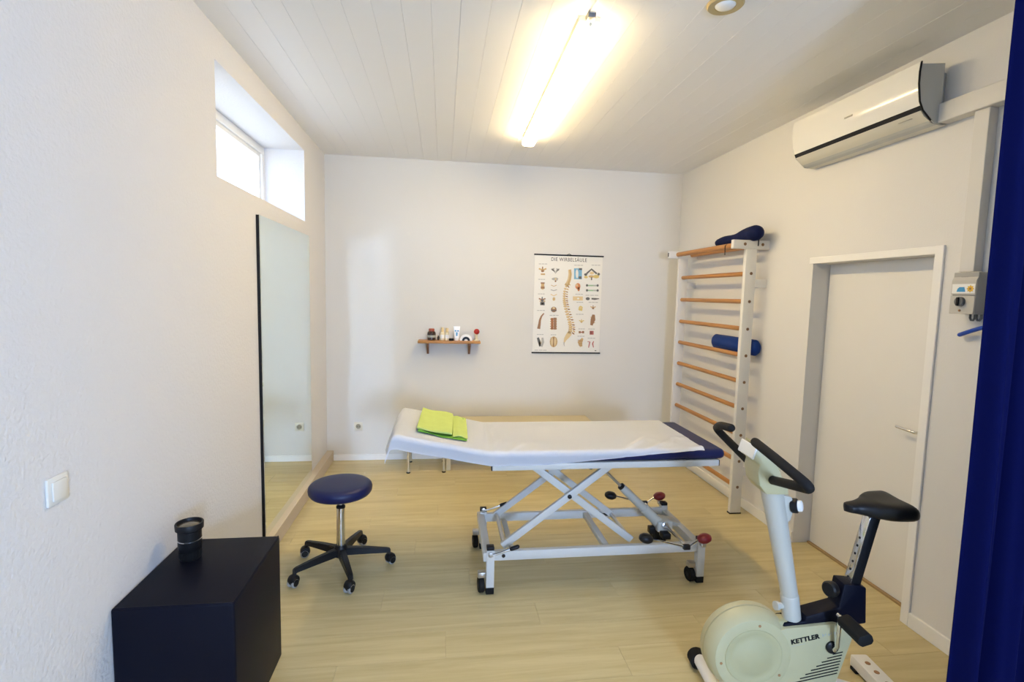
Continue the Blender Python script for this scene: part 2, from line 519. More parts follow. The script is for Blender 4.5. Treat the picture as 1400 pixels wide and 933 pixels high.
MB().lathe([(0.042, 0), (0.042, -0.008), (0.036, -0.014), (0.02, -0.017), (0, -0.018)], n=32).build('dome', 'labelwhite', t)

# ================================================================ MIRROR, SWITCH, SOCKET
t = thing('wall_mirror', 'tall frameless mirror with dark edge standing on the left plinth', 'mirror', (XL, 3.26, 0.10))
MB().box((0.0, 0, 0.0), (0.017, 1.135, 1.985)).build('backing', 'black', t, smooth=False)
MB().box((0.0172, 0.0, 0.0), (0.022, 1.135, 1.985), 0.0012, 1).build('mirror_glass', 'mirror', t, smooth=False)

t = thing('light_switch', 'square white rocker light switch on the left wall', 'switch', (XL, 1.597, 1.06))
MB().box((0, -0.041, -0.041), (0.009, 0.041, 0.041), 0.004).build('plate', 'switch', t)
MB().box((0.0095, -0.028, -0.028), (0.0145, 0.028, 0.028), 0.002).build('rocker', 'switch', t)

t = thing('power_socket', 'cream wall socket low on the back wall beside the mirror', 'socket', (-0.806, YB, 0.337))
MB().box((-0.041, -0.010, -0.041), (0.041, 0, 0.041), 0.004).build('plate', 'socket', t)
MB().lathe([(0.024, 0.0), (0.026, 0.003), (0.030, 0.003), (0.030, -0.001)], (0, -0.010, 0), (0, -1, 0), 32, False).build('rim', 'socket', t)
MB().lathe([(0.0235, 0), (0.0235, 0.0012)], (0, -0.010, 0), (0, -1, 0), 28).build('well', 'socketdark', t)
for sx_ in (-0.0095, 0.0095):
    MB().lathe([(0.0035, 0), (0.0035, 0.001)], (sx_, -0.0113, 0), (0, -1, 0), 10).build('pin_hole', 'black', t)

# ================================================================ AIR CONDITIONER, TRUNKING, CONTROL BOX
t = thing('air_conditioner', 'white glossy split air conditioner high on the right wall', 'air conditioner', (XR, 2.25, 2.5))
AL = 0.90
# profile in (x, z) relative to wall / 2.5
body = [(0, 0.02), (0, 0.265), (-0.05, 0.285), (-0.165, 0.272), (-0.168, 0.19), (-0.155, 0.09), (-0.135, 0.055), (-0.085, 0.017), (-0.04, 0.008)]
MB().prism([(-0.052, 0.008), (-0.052, 0.285), (-0.171, 0.273), (-0.1705, 0.185), (-0.158, 0.10), (-0.140, 0.062), (-0.086, 0.014)], 0.012, AL - 0.012, 'xz', 0.003, 1).build('body', 'acside', t, angle=30)
MB().box((-0.051, 0.035, 0.03), (-0.001, AL - 0.035, 0.262), 0.004).build('back_plate', 'acside', t)
# glossy front panel (curved sheet)
fp = [(-0.176, 0.286), (-0.1815, 0.24), (-0.1805, 0.185), (-0.172, 0.13), (-0.158, 0.089)]
fi = [(p[0] + 0.008, p[1]) for p in fp]
MB().prism(fp + fi[::-1], 0.008, AL - 0.008, 'xz').build('front_panel', 'acwhite', t, angle=30)
MB().prism([(-0.1585, 0.0885), (-0.1485, 0.068), (-0.138, 0.070), (-0.146, 0.090)], 0.008, AL - 0.008, 'xz').build('dark_strip', 'black', t, smooth=False)
lv = [(-0.1495, 0.071), (-0.130, 0.045), (-0.086, 0.017), (-0.040, 0.006), (-0.010, 0.006)]
lv2 = [(p[0] + 0.004, p[1] + 0.007) for p in lv]
MB().prism(lv + lv2[::-1], 0.012, AL - 0.012, 'xz').build('air_flap', 'acflap', t, angle=50)
for yy in (0.0, AL - 0.008):
    MB().prism([(-0.050, 0.010), (-0.050, 0.288), (-0.172, 0.276), (-0.176, 0.185), (-0.163, 0.105), (-0.143, 0.066), (-0.080, 0.012)], yy, yy + 0.008, 'xz', 0.0015, 1).build('end_panel', 'acside', t)
    rim = [(-0.173, 0.284), (-0.1785, 0.24), (-0.1775, 0.185), (-0.165, 0.105), (-0.145, 0.066), (-0.100, 0.024)]
    if yy > 0: continue
    b = MB().tube([(p[0] - 0.003, yy + (0.001 if yy == 0 else 0.007), p[1]) for p in rim], 0.0042, 8)
    b.build('dark_edge', 'black', t)
MB().box((-0.184, 0.40, 0.170), (-0.1795, 0.455, 0.1775)).build('brand_mark', 'inkl', t, smooth=False)
MB().box((-0.148, 0.062, 0.046), (-0.1385, 0.135, 0.0475), 0.0, 1, None).build('display_line', 'inkl', t, smooth=False)

tag(MB().box((XR - 0.062, 1.45, 2.513), (XR, 2.255, 2.602), 0.004).build('pipe_duct', 'duct', smooth=False),
    'horizontal white pipe duct beside the air conditioner', 'duct')
tag(MB().box((XR - 0.045, 2.025, 1.80), (XR, 2.092, 2.513), 0.003).build('cable_duct', 'duct', smooth=False),
    'upright white cable duct above the grey control box', 'cable duct')

t = thing('control_box', 'grey wall control box with black rotary knob beside the curtain', 'control box', (XR, 1.975, 1.61))
MB().box((-0.072, 0, 0), (0, 0.112, 0.186), 0.003).build('casing', 'boxgrey', t)
MB().prism([(-0.0725, 0.0), (-0.082, 0.0), (-0.082, 0.082), (-0.0725, 0.082)], 0.001, 0.111, 'xz', 0.0015, 1).build('lower_cover', 'boxlight', t)
MB().prism([(-0.0725, 0.086), (-0.080, 0.086), (-0.080, 0.150), (-0.060, 0.188), (-0.052, 0.188), (-0.0725, 0.15)], 0.001, 0.111, 'xz').build('upper_cover', 'boxlight', t, smooth=False)
MB().box((-0.0812, 0.004, 0.092), (-0.0803, 0.107, 0.134)).build('label_plate', 'labelwhite', t, smooth=False)
b = MB().prism([(0.045, 0.099), (0.085, 0.099), (0.081, 0.113), (0.073, 0.120), (0.051, 0.120)], -0.0820, -0.0814, 'yz')
b.build('blue_logo', 'labelblue', t, smooth=False)
pts = []
for k in range(16):
    r_ = 0.017 if k % 2 == 0 else 0.0115
    pts.append((0.024 + r_ * math.cos(k * math.pi / 8), 0.1125 + r_ * math.sin(k * math.pi / 8)))
MB().prism(pts, -0.0820, -0.0814, 'yz').build('sun_logo', 'yellow', t, smooth=False)
MB().lathe([(0.0055, 0), (0.0055, 0.0012)], (-0.0814, 0.024, 0.1125), (-1, 0, 0), 14).build('logo_dot', 'boneD', t)
kn = MB().lathe([(0.021, 0), (0.021, 0.012), (0.018, 0.015)], (-0.082, 0.060, 0.055), (-1, 0, 0), 24).build('rotary_knob', 'boxdark', t)
MB().box((-0.104, 0.055, 0.036), (-0.0966, 0.065, 0.074), 0.002).build('knob_grip', 'black', kn)
MB().lathe([(0.005, 0), (0.005, 0.003)], (-0.082, 0.062, 0.015), (-1, 0, 0), 14).build('indicator', 'boneD', t)
b = MB()
for k in range(7): b.box((-0.0615 - 0.0005, 0.022 + k * 0.011, 0.187), (-0.030, 0.027 + k * 0.011, 0.1895))
b.build('vent_rib', 'boxlight', t, smooth=False)
for k in range(4): MB().box((-0.0725, 0.048 + k * 0.008, 0.1635), (-0.0705, 0.051 + k * 0.008, 0.1665)).build('vent_slot', 'boxdark', t, smooth=False)
for yy in (0.012, 0.040):
    MB().tube([(-0.025 + 0.0, yy, 0.002), (-0.026, yy, -0.018), (-0.026, yy + 0.006, -0.028), (-0.026, yy + 0.014, -0.028), (-0.026, yy + 0.020, -0.018), (-0.026, yy + 0.020, 0.002)], 0.0045, 8).build('cable_loop', 'boxdark', t)

cpts = []
for k in range(13):
    q = k / 12
    cpts.append((XR - 0.028 - 0.015 * math.sin(q * 3.1), 2.072 - 0.37 * q, 1.513 + 0.062 * math.sin(min(1, q * 1.5) * math.pi / 2)))
tag(MB().tube(cpts, 0.0095, 12).build('curtain_cord', 'cord'), 'bright blue cord curving out from the curtain under the control box', 'cord')

# ================================================================ CURTAIN
t = thing('blue_curtain', 'dark blue floor length curtain at the right edge', 'curtain', (1.573, 1.3, 0.0))
def cur(u, v):
    xx = u * 0.80
    ph = xx * 2 * math.pi / 0.115
    z = 0.03 + v * 2.80
    amp = 0.042 * (0.55 + 0.45 * (1 - v)) * min(1, 0.25 + u * 14)
    return (xx + 0.006 * math.sin(z * 1.7 + u * 5), amp * math.sin(ph + 1.9) + 0.010 * math.sin(2.3 * ph + z * 0.8), z)
MB().grid(cur, 170, 24, 0.003).build('curtain_cloth', 'curtain', t, angle=80)
MB().box((-0.02, -0.02, 2.83), (0.80, 0.02, 2.865), 0.003).build('curtain_rail', 'trim', t)
for k in range(3): MB().box((0.03 + k * 0.35, -0.008, 2.865), (0.05 + k * 0.35, 0.008, ZC)).build('rail_bracket', 'trim', t)

# ================================================================ POSTER
t = thing('spine_poster', 'anatomy wall chart of the spine with black rods on back wall', 'poster', (0.892, YB, 1.07))
PWD, PH = 0.693, 0.985
MB().box((0, -0.0045, 0.0), (PWD, -0.0025, PH)).build('sheet', 'paper', t, smooth=False)
for zz in (0.004, PH - 0.004):
    MB().rod((-0.008, -0.008, zz), (PWD + 0.008, -0.008, zz), 0.0065, n=12).build('hanging_rod', 'black', t)
b = MB().tube([(PWD / 2 - 0.02, -0.008, PH + 0.001), (PWD / 2, -0.006, PH + 0.012), (PWD / 2 + 0.02, -0.008, PH + 0.001)], 0.0025, 6)
b.build('hanger', 'black', t)
def pp(px, py, second=False):
    """zoomed poster pixel -> poster metres (x right, z up)"""
    X = 720 + px / 11.667
    Y = (410 if second else 335) + py / 11.667
    f = (Y - 348) / 134.0
    x0 = 731 - 3 * f; x1 = 824.5 - 5 * f
    return ((X - x0) / (x1 - x0) * PWD, PH * (1 - (Y - 348.5 - 2 * (X - x0) / (x1 - x0) * (1 - f)) / 134.0))
PK = 1 / 11.667 * PWD / 93.0      # poster metres per zoomed pixel
pr = {}
def P_(m):
    return pr.setdefault(m, [])
def blob(cx, cy, rx, ry, m, sec=False, n=12, rot=0.0, seed=0, irr=0.0):
    x, z = pp(cx, cy, sec)
    rg = random.Random(seed + int(cx * 7 + cy))
    o = []
    for k in range(n):
        a = 2 * math.pi * k / n
        q = 1 + irr * rg.uniform(-1, 1)
        u, v = rx * PK * q * math.cos(a), ry * PK * q * math.sin(a)
        o.append((x + u * math.cos(rot) - v * math.sin(rot), z + u * math.sin(rot) + v * math.cos(rot)))
    P_(m).append(o)
def rect(x0, y0, x1, y1, m, sec=False):
    P_(m).append([pp(x0, y0, sec), pp(x1, y0, sec), pp(x1, y1, sec), pp(x0, y1, sec)])
def stroke(pts, w_, m, sec=False):
    q = [Vector(pp(x, y_, sec)) for x, y_ in pts]
    w_ = w_ if isinstance(w_, list) else [w_] * len(pts)
    L, R_ = [], []
    for i, p in enumerate(q):
        d = (q[min(i + 1, len(q) - 1)] - q[max(i - 1, 0)]).normalized()
        nn = Vector((-d.y, d.x)) * w_[i] * PK / 2
        L.append(tuple(p + nn)); R_.append(tuple(p - nn))
    P_(m).append(L + R_[::-1])
def vertebra(cx, cy, s_, m1, m2, sec=False):
    blob(cx, cy + 0.30 * s_, 0.34 * s_, 0.28 * s_, m1, sec, 12, irr=0.1)
    stroke([(cx - s_ * 0.8, cy - s_ * 0.2), (cx - s_ * 0.3, cy), (cx + s_ * 0.3, cy), (cx + s_ * 0.8, cy - s_ * 0.2)], s_ * 0.32, m2, sec)
    blob(cx, cy - s_ * 0.35, s_ * 0.14, s_ * 0.3, m1, sec)
def caption(cx, cy, w_, sec=False):
    for k in range(3):
        a0_ = cx - w_ / 2 + k * w_ / 3
        rect(a0_, cy - 5, a0_ + w_ / 3.6, cy + 5, 'inkl', sec)
# spine: neck, chest, lumbar along an S curve, then sacrum
curve = [(675, 400), (690, 470), (683, 540), (655, 610), (622, 670), (603, 740), (598, 800), (598, 860), (602, 910), (612, 960), (628, 1030), (650, 1100), (672, 1170), (690, 1240), (700, 1300), (700, 1355), (680, 1410)]
def cpt(s_):
    i = min(int(s_), len(curve) - 2); f = s_ - i
    return (curve[i][0] * (1 - f) + curve[i + 1][0] * f, curve[i][1] * (1 - f) + curve[i + 1][1] * f)
stroke([(685, 395), (692, 470), (680, 545), (650, 615), (628, 650)], [40, 48, 52, 62, 66], 'bone')
stroke([(666, 400), (672, 470), (662, 540), (634, 612)], [16, 20, 22, 24], 'boneL')
for k in range(22):
    s_ = 3.2 + k * (len(curve) - 1 - 3.2) / 21.5
    c_ = cpt(s_); c2_ = cpt(s_ + 0.05)
    ang = math.atan2(-(c2_[1] - c_[1]), c2_[0] - c_[0]) + math.pi / 2
    wv = 34 + k * 1.0
    blob(c_[0] - wv * 0.05, c_[1], wv * 0.62, 15 + k * 0.28, 'bone', rot=ang, irr=0.06)
    blob(c_[0] - wv * 0.18, c_[1] - 3, wv * 0.40, 9 + k * 0.2, 'boneL', rot=ang)
    blob(c_[0] + wv * 1.0, c_[1] + 8, wv * 0.50, 8.5 + k * 0.15, 'boneD' if k % 2 else 'bone', rot=ang - 0.3)
stroke([(690, 1395), (650, 1450), (615, 1500), (598, 1545)], [80, 74, 48, 22], 'boneL')
for k in range(4): blob(664 - k * 17, 1432 + k * 24, 24 - k * 4, 6, 'bone', rot=0.5)
stroke([(598, 1540), (594, 1580), (606, 1610)], [20, 13, 5], 'inkl')
# left column
vertebra(250, 400, 74, 'boneD', 'bone'); rect(222, 460, 290, 485, 'bone'); caption(260, 312, 140)
rect(222, 600, 284, 622, 'boneD'); rect(228, 622, 278, 665, 'bone'); rect(222, 665, 284, 700, 'boneD'); rect(235, 700, 270, 716, 'boneL'); caption(240, 553, 110)
vertebra(245, 868, 66, 'ink', 'boneD'); caption(235, 782, 110)
rect(205, 10, 295, 30, 'bone', True); rect(215, 35, 285, 85, 'ink', True); blob(250, 55, 14, 22, 'boneL', True)
caption(230, 168, 130, True)
stroke([(275, 212), (235, 260), (212, 320), (205, 380), (192, 460)], [18, 26, 34, 40, 50], 'boneD', True)
stroke([(270, 216), (232, 262), (208, 330), (200, 400), (188, 455)], [6, 9, 12, 14, 16], 'porange', True)
rect(385, 285, 425, 470, 'porange', True); rect(430, 280, 475, 470, 'boneD', True)
for k in range(5): rect(372, 296 + k * 38, 480, 310 + k * 38, 'bone', True)
caption(440, 243, 150, True)
stroke([(180, 600), (200, 660), (215, 740)], [34, 44, 30], 'ink', True); stroke([(252, 600), (258, 670), (240, 745)], [30, 46, 26], 'inkl', True); blob(215, 690, 20, 30, 'boneL', True); caption(220, 550, 110, True)
blob(430, 665, 62, 86, 'bone', True, 18); blob(405, 660, 17, 66, 'boneL', True); blob(452, 660, 17, 66, 'boneL', True); rect(423, 590, 435, 750, 'boneD', True)
for k in range(5): rect(378, 600 + k * 28, 482, 606 + k * 28, 'boneD', True)
caption(430, 553, 90, True)
# second column
blob(455, 400, 66, 26, 'inkl', irr=0.2); blob(452, 398, 20, 24, 'paper'); stroke([(395, 385), (430, 420), (455, 455), (480, 420), (515, 385)], 14, 'inkl')
blob(455, 545, 52, 26, 'inkl', irr=0.25); blob(456, 545, 16, 15, 'boneL'); blob(456, 580, 14, 14, 'boneD')
stroke([(385, 640), (430, 660), (475, 640)], 10, 'bone'); stroke([(380, 715), (430, 728), (480, 712)], 14, 'inkl')
stroke([(380, 785), (430, 810), (480, 785)], 14, 'boneL'); blob(432, 860, 22, 28, 'bone')
blob(430, 150, 46, 44, 'boneD', True); blob(430, 128, 22, 16, 'boneL', True); rect(388, 160, 475, 176, 'ink', True)
# right columns
rect(752, 375, 880, 545, 'pblue'); rect(830, 372, 882, 400, 'ink'); rect(828, 500, 872, 540, 'ink'); blob(800, 460, 22, 70, 'paper', rot=0.05); blob(806, 460, 16, 66, 'pblue'); caption(830, 326, 150)
caption(1110, 322, 150)
stroke([(955, 455), (1035, 385), (1120, 455)], 28, 'ink'); blob(1040, 445, 36, 24, 'boneL'); blob(940, 470, 26, 20, 'ink'); blob(1150, 462, 22, 22, 'ink'); blob(945, 510, 32, 20, 'pyellow'); blob(1110, 500, 50, 28, 'pyellow'); blob(1035, 500, 50, 20, 'bone'); rect(1025, 510, 1045, 556, 'ink')
blob(815, 655, 42, 50, 'porange'); blob(828, 700, 20, 34, 'porange'); blob(800, 640, 14, 20, 'boneL')
for yy in (640, 718):
    rect(955, yy - 10, 1140, yy + 12, 'pgreen'); blob(962, yy, 18, 20, 'ink'); blob(1135, yy, 18, 20, 'ink'); rect(1060, yy - 8, 1120, yy + 8, 'inkl')
caption(840, 780, 130); rect(735, 815, 895, 880, 'boneL'); blob(770, 845, 26, 26, 'pyellow'); blob(870, 845, 26, 26, 'pyellow'); blob(820, 848, 18, 14, 'paper')
caption(1050, 795, 220); blob(975, 850, 34, 24, 'ink'); stroke([(1035, 848), (1090, 852), (1160, 848)], [24, 30, 12], 'ink')
caption(850, 32, 110, True); caption(1070, 32, 160, True)
blob(862, 130, 36, 40, 'pyellow', True, irr=0.2); blob(862, 120, 16, 14, 'boneL', True); vertebra(1062, 110, 52, 'boneD', 'bone', True); caption(850, 222, 130, True)
vertebra(875, 330, 50, 'bone', 'pyellow', True)
stroke([(1070, 225), (1062, 300), (1035, 395)], [40, 78, 40], 'boneD', True)
for k in range(4): stroke([(1020, 270 + k * 34), (1095, 250 + k * 34)], 12, 'bone', True)
caption(880, 455, 110, True); rect(830, 490, 865, 525, 'boneD', True); rect(865, 500, 900, 516, 'pred', True); rect(885, 488, 918, 525, 'boneD', True)
rect(1008, 484, 1072, 545, 'pred', True); rect(1022, 498, 1040, 530, 'boneD', True); caption(1040, 455, 110, True)
caption(870, 572, 120, True); stroke([(895, 605), (850, 670), (870, 740)], [30, 80, 40], 'bone', True)
for k in range(4): rect(815 + k * 4, 630 + k * 26, 895 - k * 3, 640 + k * 26, 'boneD', True)
stroke([(975, 660), (1010, 660), (990, 755)], [16, 22, 14], 'pred', True); stroke([(1072, 650), (1055, 690), (1070, 750)], [14, 22, 14], 'pred', True); caption(1040, 602, 130, True)
caption(230, 800, 200, True); rect(1090, 795, 1115, 808, 'ink', True)
order = ['pblue', 'porange', 'pgreen', 'pred', 'pyellow', 'inkl', 'bone', 'boneL', 'boneD', 'ink', 'paper']
me = bpy.data.meshes.new('print')
vv, ff, mi = [], [], []
lay = {'pblue': 0, 'porange': 0, 'pgreen': 0, 'bone': 0, 'boneD': 1, 'inkl': 1, 'pyellow': 1, 'pred': 1, 'ink': 2, 'boneL': 2, 'paper': 3}
for mk, polys in pr.items():
    for po in polys:
        i0 = len(vv)
        vv += [(x_, -0.0048 - 0.0002 * lay[mk], z_) for x_, z_ in po]
        ff.append(list(range(i0, len(vv)))); mi.append(order.index(mk))
me.from_pydata(vv, [], ff)
for k in order: me.materials.append(M[k])
for f, k in zip(me.polygons, mi): f.material_index = k
tag(link('print', me, t), kind='stuff')
tx, tz = pp(388, 262)
text_mesh('DIE WIRBELSÄULE', 0.05, 'ink', t, 'title', Matrix.Translation((tx, -0.0052, tz)) @ Matrix.Rotation(math.pi / 2, 4, 'X'), 0.0001, width=(955 - 388) * PK, fat=0.0005)

# ================================================================ SHELF AND WHAT STANDS ON IT
SZ = 1.195
t = thing('wall_shelf', 'small orange wooden wall shelf on two dark brackets on back wall', 'shelf', (0.062, YB, SZ))
MB().box((-0.297, -0.17, -0.024), (0.297, 0.0, 0.0), 0.004).build('shelf_board', 'pine', t)
for sx_ in (-0.205, 0.195):
    b = MB()
    b.prism([(-0.0, -0.025), (-0.15, -0.025), (-0.15, -0.042), (-0.022, -0.14), (0.0, -0.14)], sx_ - 0.010, sx_ + 0.010, 'yz')
    b.build('bracket', 'darkwood', t, smooth=False)
SY = YB - 0.085
t = thing('brown_jar', 'dark brown jar with russet lid on shelf', 'jar', (-0.108, SY, SZ))
MB().lathe([(0.036, 0), (0.040, 0.004), (0.040, 0.070), (0.034, 0.082), (0.028, 0.086)], n=28).build('jar_body', 'jar', t)
MB().lathe([(0.0405, 0.028), (0.0405, 0.050)], n=28, caps=False).build('jar_label', 'lettergrey', t)
MB().lathe([(0.027, 0.086), (0.027, 0.108), (0.024, 0.112)], n=24).build('lid', 'lid', t)
t = thing('small_bottle', 'tiny dark bottle next to the brown jar on shelf', 'bottle', (-0.043, SY + 0.02, SZ))
MB().lathe([(0.009, 0), (0.010, 0.003), (0.010, 0.028), (0.005, 0.036), (0.005, 0.044)], n=16).build('bottle_body', 'jar', t)
MB().lathe([(0.0065, 0.044), (0.0065, 0.054)], n=12).build('cap', 'labelwhite', t)
for k, (xx, hh) in enumerate(((-0.006, 0.10), (0.040, 0.095))):
    t = thing('cream_bottle', ('cream squat bottle on shelf, nearer the brown jar', 'cream squat bottle on shelf, nearer the white tube')[k], 'bottle', (xx, SY, SZ), 0, 'cream bottles on the wall shelf')
    MB().lathe([(0.018, 0), (0.021, 0.003), (0.021, hh * 0.72), (0.013, hh * 0.82)], n=20).build('bottle_body', 'creambottle', t)
    MB().lathe([(0.014, hh * 0.82), (0.014, hh + 0.02), (0.012, hh + 0.024)], n=16).build('cap', 'boneL', t)
    MB().lathe([(0.0214, 0.02), (0.0214, 0.055)], n=20, caps=False).build('bottle_label', 'labelwhite', t)
t = thing('tape_puck', 'small flat black roll on shelf before the white tube', 'roll', (0.081, SY - 0.035, SZ))
MB().lathe([(0.008, 0.0), (0.022, 0.0), (0.024, 0.004), (0.024, 0.018), (0.021, 0.022), (0.008, 0.022)], n=24).build('roll', 'black', t)
MB().lathe([(0.0078, 0.001), (0.0078, 0.021)], n=16).build('core', 'boneD', t)
t = thing('lotion_tube', 'white lotion tube with blue print standing on shelf', 'tube', (0.132, SY, SZ))
MB().lathe([(0.020, 0.0), (0.021, 0.004), (0.021, 0.022)], n=20).build('cap', 'labelwhite', t)
def tubef(u, v):
    a = 2 * math.pi * u
    rx = 0.023 + 0.010 * v; ry = 0.021 * (1 - v) + 0.0015
    return (rx * math.cos(a), ry * math.sin(a), 0.022 + 0.115 * v)
MB().grid(tubef, 24, 6).build('tube_body', 'sheet', t)
b = MB()
for (x0_, z0_, x1_, z1_) in ((-0.020, 0.088, -0.004, 0.100), (0.004, 0.088, 0.020, 0.100), (-0.006, 0.045, 0.008, 0.080)):
    b.box((x0_, -0.0195, z0_), (x1_, -0.0175, z1_))
b.build('blue_print', 'labelblue', t, smooth=False)
t = thing('tape_roll', 'white tape roll with black core hoop on shelf near red ball', 'tape', (0.222, SY, SZ))
def arch(r0, r1, y0, y1, n=18):
    o = [(r1 * math.cos(math.pi * k / n), r1 * math.sin(math.pi * k / n)) for k in range(n + 1)]
    i = [(r0 * math.cos(math.pi * k / n), r0 * math.sin(math.pi * k / n)) for k in range(n, -1, -1)]
    return MB().prism(o + i, y0, y1, 'xz')
arch(0.0385, 0.060, -0.020, 0.025).build('tape', 'labelwhite', t)
arch(0.017, 0.038, -0.024, 0.025).build('core', 'black', t)
MB().prism([(-0.0165, 0), (0.0165, 0), (0.012, 0.014), (-0.012, 0.014)], -0.02, 0.02, 'xz').build('base', 'labelwhite', t, smooth=False)
t = thing('red_ball_massager', 'red ball on a pale stand at the right end of shelf', 'massager', (0.325, SY, SZ))
MB().lathe([(0.026, 0), (0.026, 0.006), (0.012, 0.014), (0.010, 0.052), (0.014, 0.062)], n=20).build('stand', 'creambottle', t)
MB().lathe([(0.010, 0.058)] + [(0.028 * math.sin(a), 0.088 - 0.028 * math.cos(a)) for a in [0.5 + k * 0.26 for k in range(10)]] + [(0, 0.116)], n=24).build('ball', 'redball', t)

# ================================================================ WALL BARS
t = thing('wall_bars', 'white gymnastics wall bars with orange wooden rungs on right wall', 'wall bars', (0, 0, 0))
UX0, UX1, RXC = 2.212, 2.298, 2.256
zs = [0.212, 0.416, 0.62, 0.826, 1.029, 1.231, 1.432, 1.638, 1.846]
ups = ((3.575, 3.610), (4.665, 4.70))
for y0_, y1_ in ups:
    up = MB().box((UX0, y0_, 0.008), (UX1, y1_, 2.035), 0.003).build('upright', 'white', t)
    MB().box((UX0 - 0.004, y0_ - 0.003, 0.0), (UX1 + 0.004, y1_ + 0.003, 0.009)).build('foot_pad', 'black', up, smooth=False)
    MB().box((2.105, y0_ - 0.004, 2.026), (XR, y1_ - 0.004, 2.090), 0.002).build('top_arm', 'white', t)
    for zz in (1.745, 0.30):
        MB().box((UX1 - 0.001, y0_, zz), (XR, y1_ - 0.005, zz + 0.06), 0.002).build('wall_bracket', 'white', t)
    MB().box((2.1035, y0_ + 0.004, 2.040), (2.105, y0_ + 0.022, 2.076)).build('end_plug', 'black', t, smooth=False) if y0_ > 4 else None
for zz in zs:
    b = MB().lathe([(0.0175, 0), (0.0175, ups[1][0] - ups[0][1])], (RXC, ups[0][1], zz), (0, 1, 0), 18, True, 1.0)
    b.build('rung', 'wood', t)
    MB().lathe([(0.0115, 0), (0.0115, 0.0012)], (RXC + 0.004, ups[0][0], zz), (0, -1, 0), 16).build('rung_plug', 'plug', t)
for xx in (2.195, 2.335):
    MB().lathe([(0.021, 0), (0.021, ups[1][0] - ups[0][1] + 0.006)], (xx, ups[0][1] - 0.004, 2.062), (0, 1, 0), 18).build('top_rung', 'wood', t)
    MB().lathe([(0.0115, 0), (0.0115, 0.0012)], (xx, ups[0][0] - 0.004, 2.06), (0, -1, 0), 16).build('rung_plug', 'plug', t)

# rolls lying on the bars
t = thing('bean_bolster', 'dark navy drooping bolster lying on top of the wall bars', 'bolster', (2.255, 0, 2.082))
pts = []; rad = []
for k in range(15):
    q = k / 14
    pts.append((0.012 * math.sin(q * 3), 4.050 - 0.505 * q, 0.034 + 0.022 * (q ** 1.3) + 0.004 * math.sin(q * 9)))
    rad.append(0.031 + 0.029 * (q ** 1.0) + 0.003 * math.sin(q * 11))
MB().tube(pts, rad, 20).build('bolster_body', 'bluedark', t)
MB().tube([(-0.062, 3.80, 0.004), (-0.086, 3.80, -0.02), (-0.084, 3.80, -0.085)], 0.0035, 8).build('strap', 'black', t)
MB().tube([(0.030, 3.555, 0.03), (0.030, 3.549, 0.012), (0.030, 3.549, -0.032)], 0.0045, 8).build('strap', 'black', t)
t = thing('blue_foam_roll', 'bright blue foam roll tucked behind the middle rungs', 'roll', (2.3435, 3.565, 1.290))
b = MB().lathe([(0.0, 0), (0.030, 0.003), (0.052, 0.014), (0.062, 0.032), (0.062, 0.590), (0.052, 0.608), (0.030, 0.619), (0, 0.622)], (0, 0, 0), (0, 1, 0), 28, False)
for v in b.bm.verts: v.co.x *= 0.70
b.build('roll_body', 'blue', t, angle=60)

# ================================================================ BENCH BEHIND THE TABLE
t = thing('low_bench', 'low beige padded bench with chrome legs against the back wall', 'bench', (0, 0, 0))
MB().box((-0.36, 4.63, 0.385), (1.46, 5.05, 0.432), 0.012, 3).build('bench_top', 'bench', t)
for xx in (-0.30, 0.022, 1.10, 1.42):
    for yy in (4.66, 4.97):
        l = MB().rod((xx, yy, 0.006), (xx, yy, 0.386), 0.013, n=14).build('leg', 'chrome', t)
        MB().lathe([(0.0, 0), (0.018, 0), (0.018, 0.008), (0.013, 0.012)], (xx, yy, 0.0), n=14).build('leg_cap', 'black', l)
MB().box((0.045, 4.70, 0.0), (0.085, 4.96, 0.386), 0.004).build('support_board', 'bench', t)

# ================================================================ TREATMENT TABLE
t = thing('treatment_table', 'white framed scissor lift treatment table with navy cushion', 'treatment table', (0, 0, 0))
TY0, TY1 = 2.685, 3.345
ZT, ZB = 0.795, 0.735
HX = 0.27
SL = math.tan(math.radians(11.3))
MB().box((HX + 0.004, TY0, ZB), (1.615, TY1, ZT), 0.028, 4).build('main_cushion', 'navy', t)
hm = Matrix.Translation((HX, 0, ZB)) @ Matrix.Rotation(math.radians(11.3), 4, 'Y')
MB().box((-0.545, TY0, 0.0), (-0.004, TY1, 0.060), 0.024, 4, hm).build('head_cushion', 'navy', t)
for yy in (2.76, 3.27):
    MB().bar((HX - 0.01, yy, ZB - 0.012), (HX - 0.48, yy, ZB - 0.012 + 0.47 * SL), 0.03, 0.018).build('head_frame_bar', 'steelwhite', t, smooth=False)
for yy in (2.70, 3.30):
    r_ = MB().box((HX + 0.002, yy - 0.016, ZB - 0.036), (1.575, yy + 0.016, ZB - 0.001), 0.003).build('top_rail', 'steelwhite', t)
    for xx in (HX - 0.003, 1.573):
        MB().box((xx, yy - 0.0155, ZB - 0.0355), (xx + 0.006, yy + 0.0155, ZB - 0.0015), 0.001).build('rail_cap', 'black', r_)
for xx in (0.32, 0.92, 1.54):
    MB().box((xx - 0.015, 2.716, ZB - 0.034), (xx + 0.015, 3.284, ZB - 0.004)).build('cross_bar', 'steelwhite', t, smooth=False)
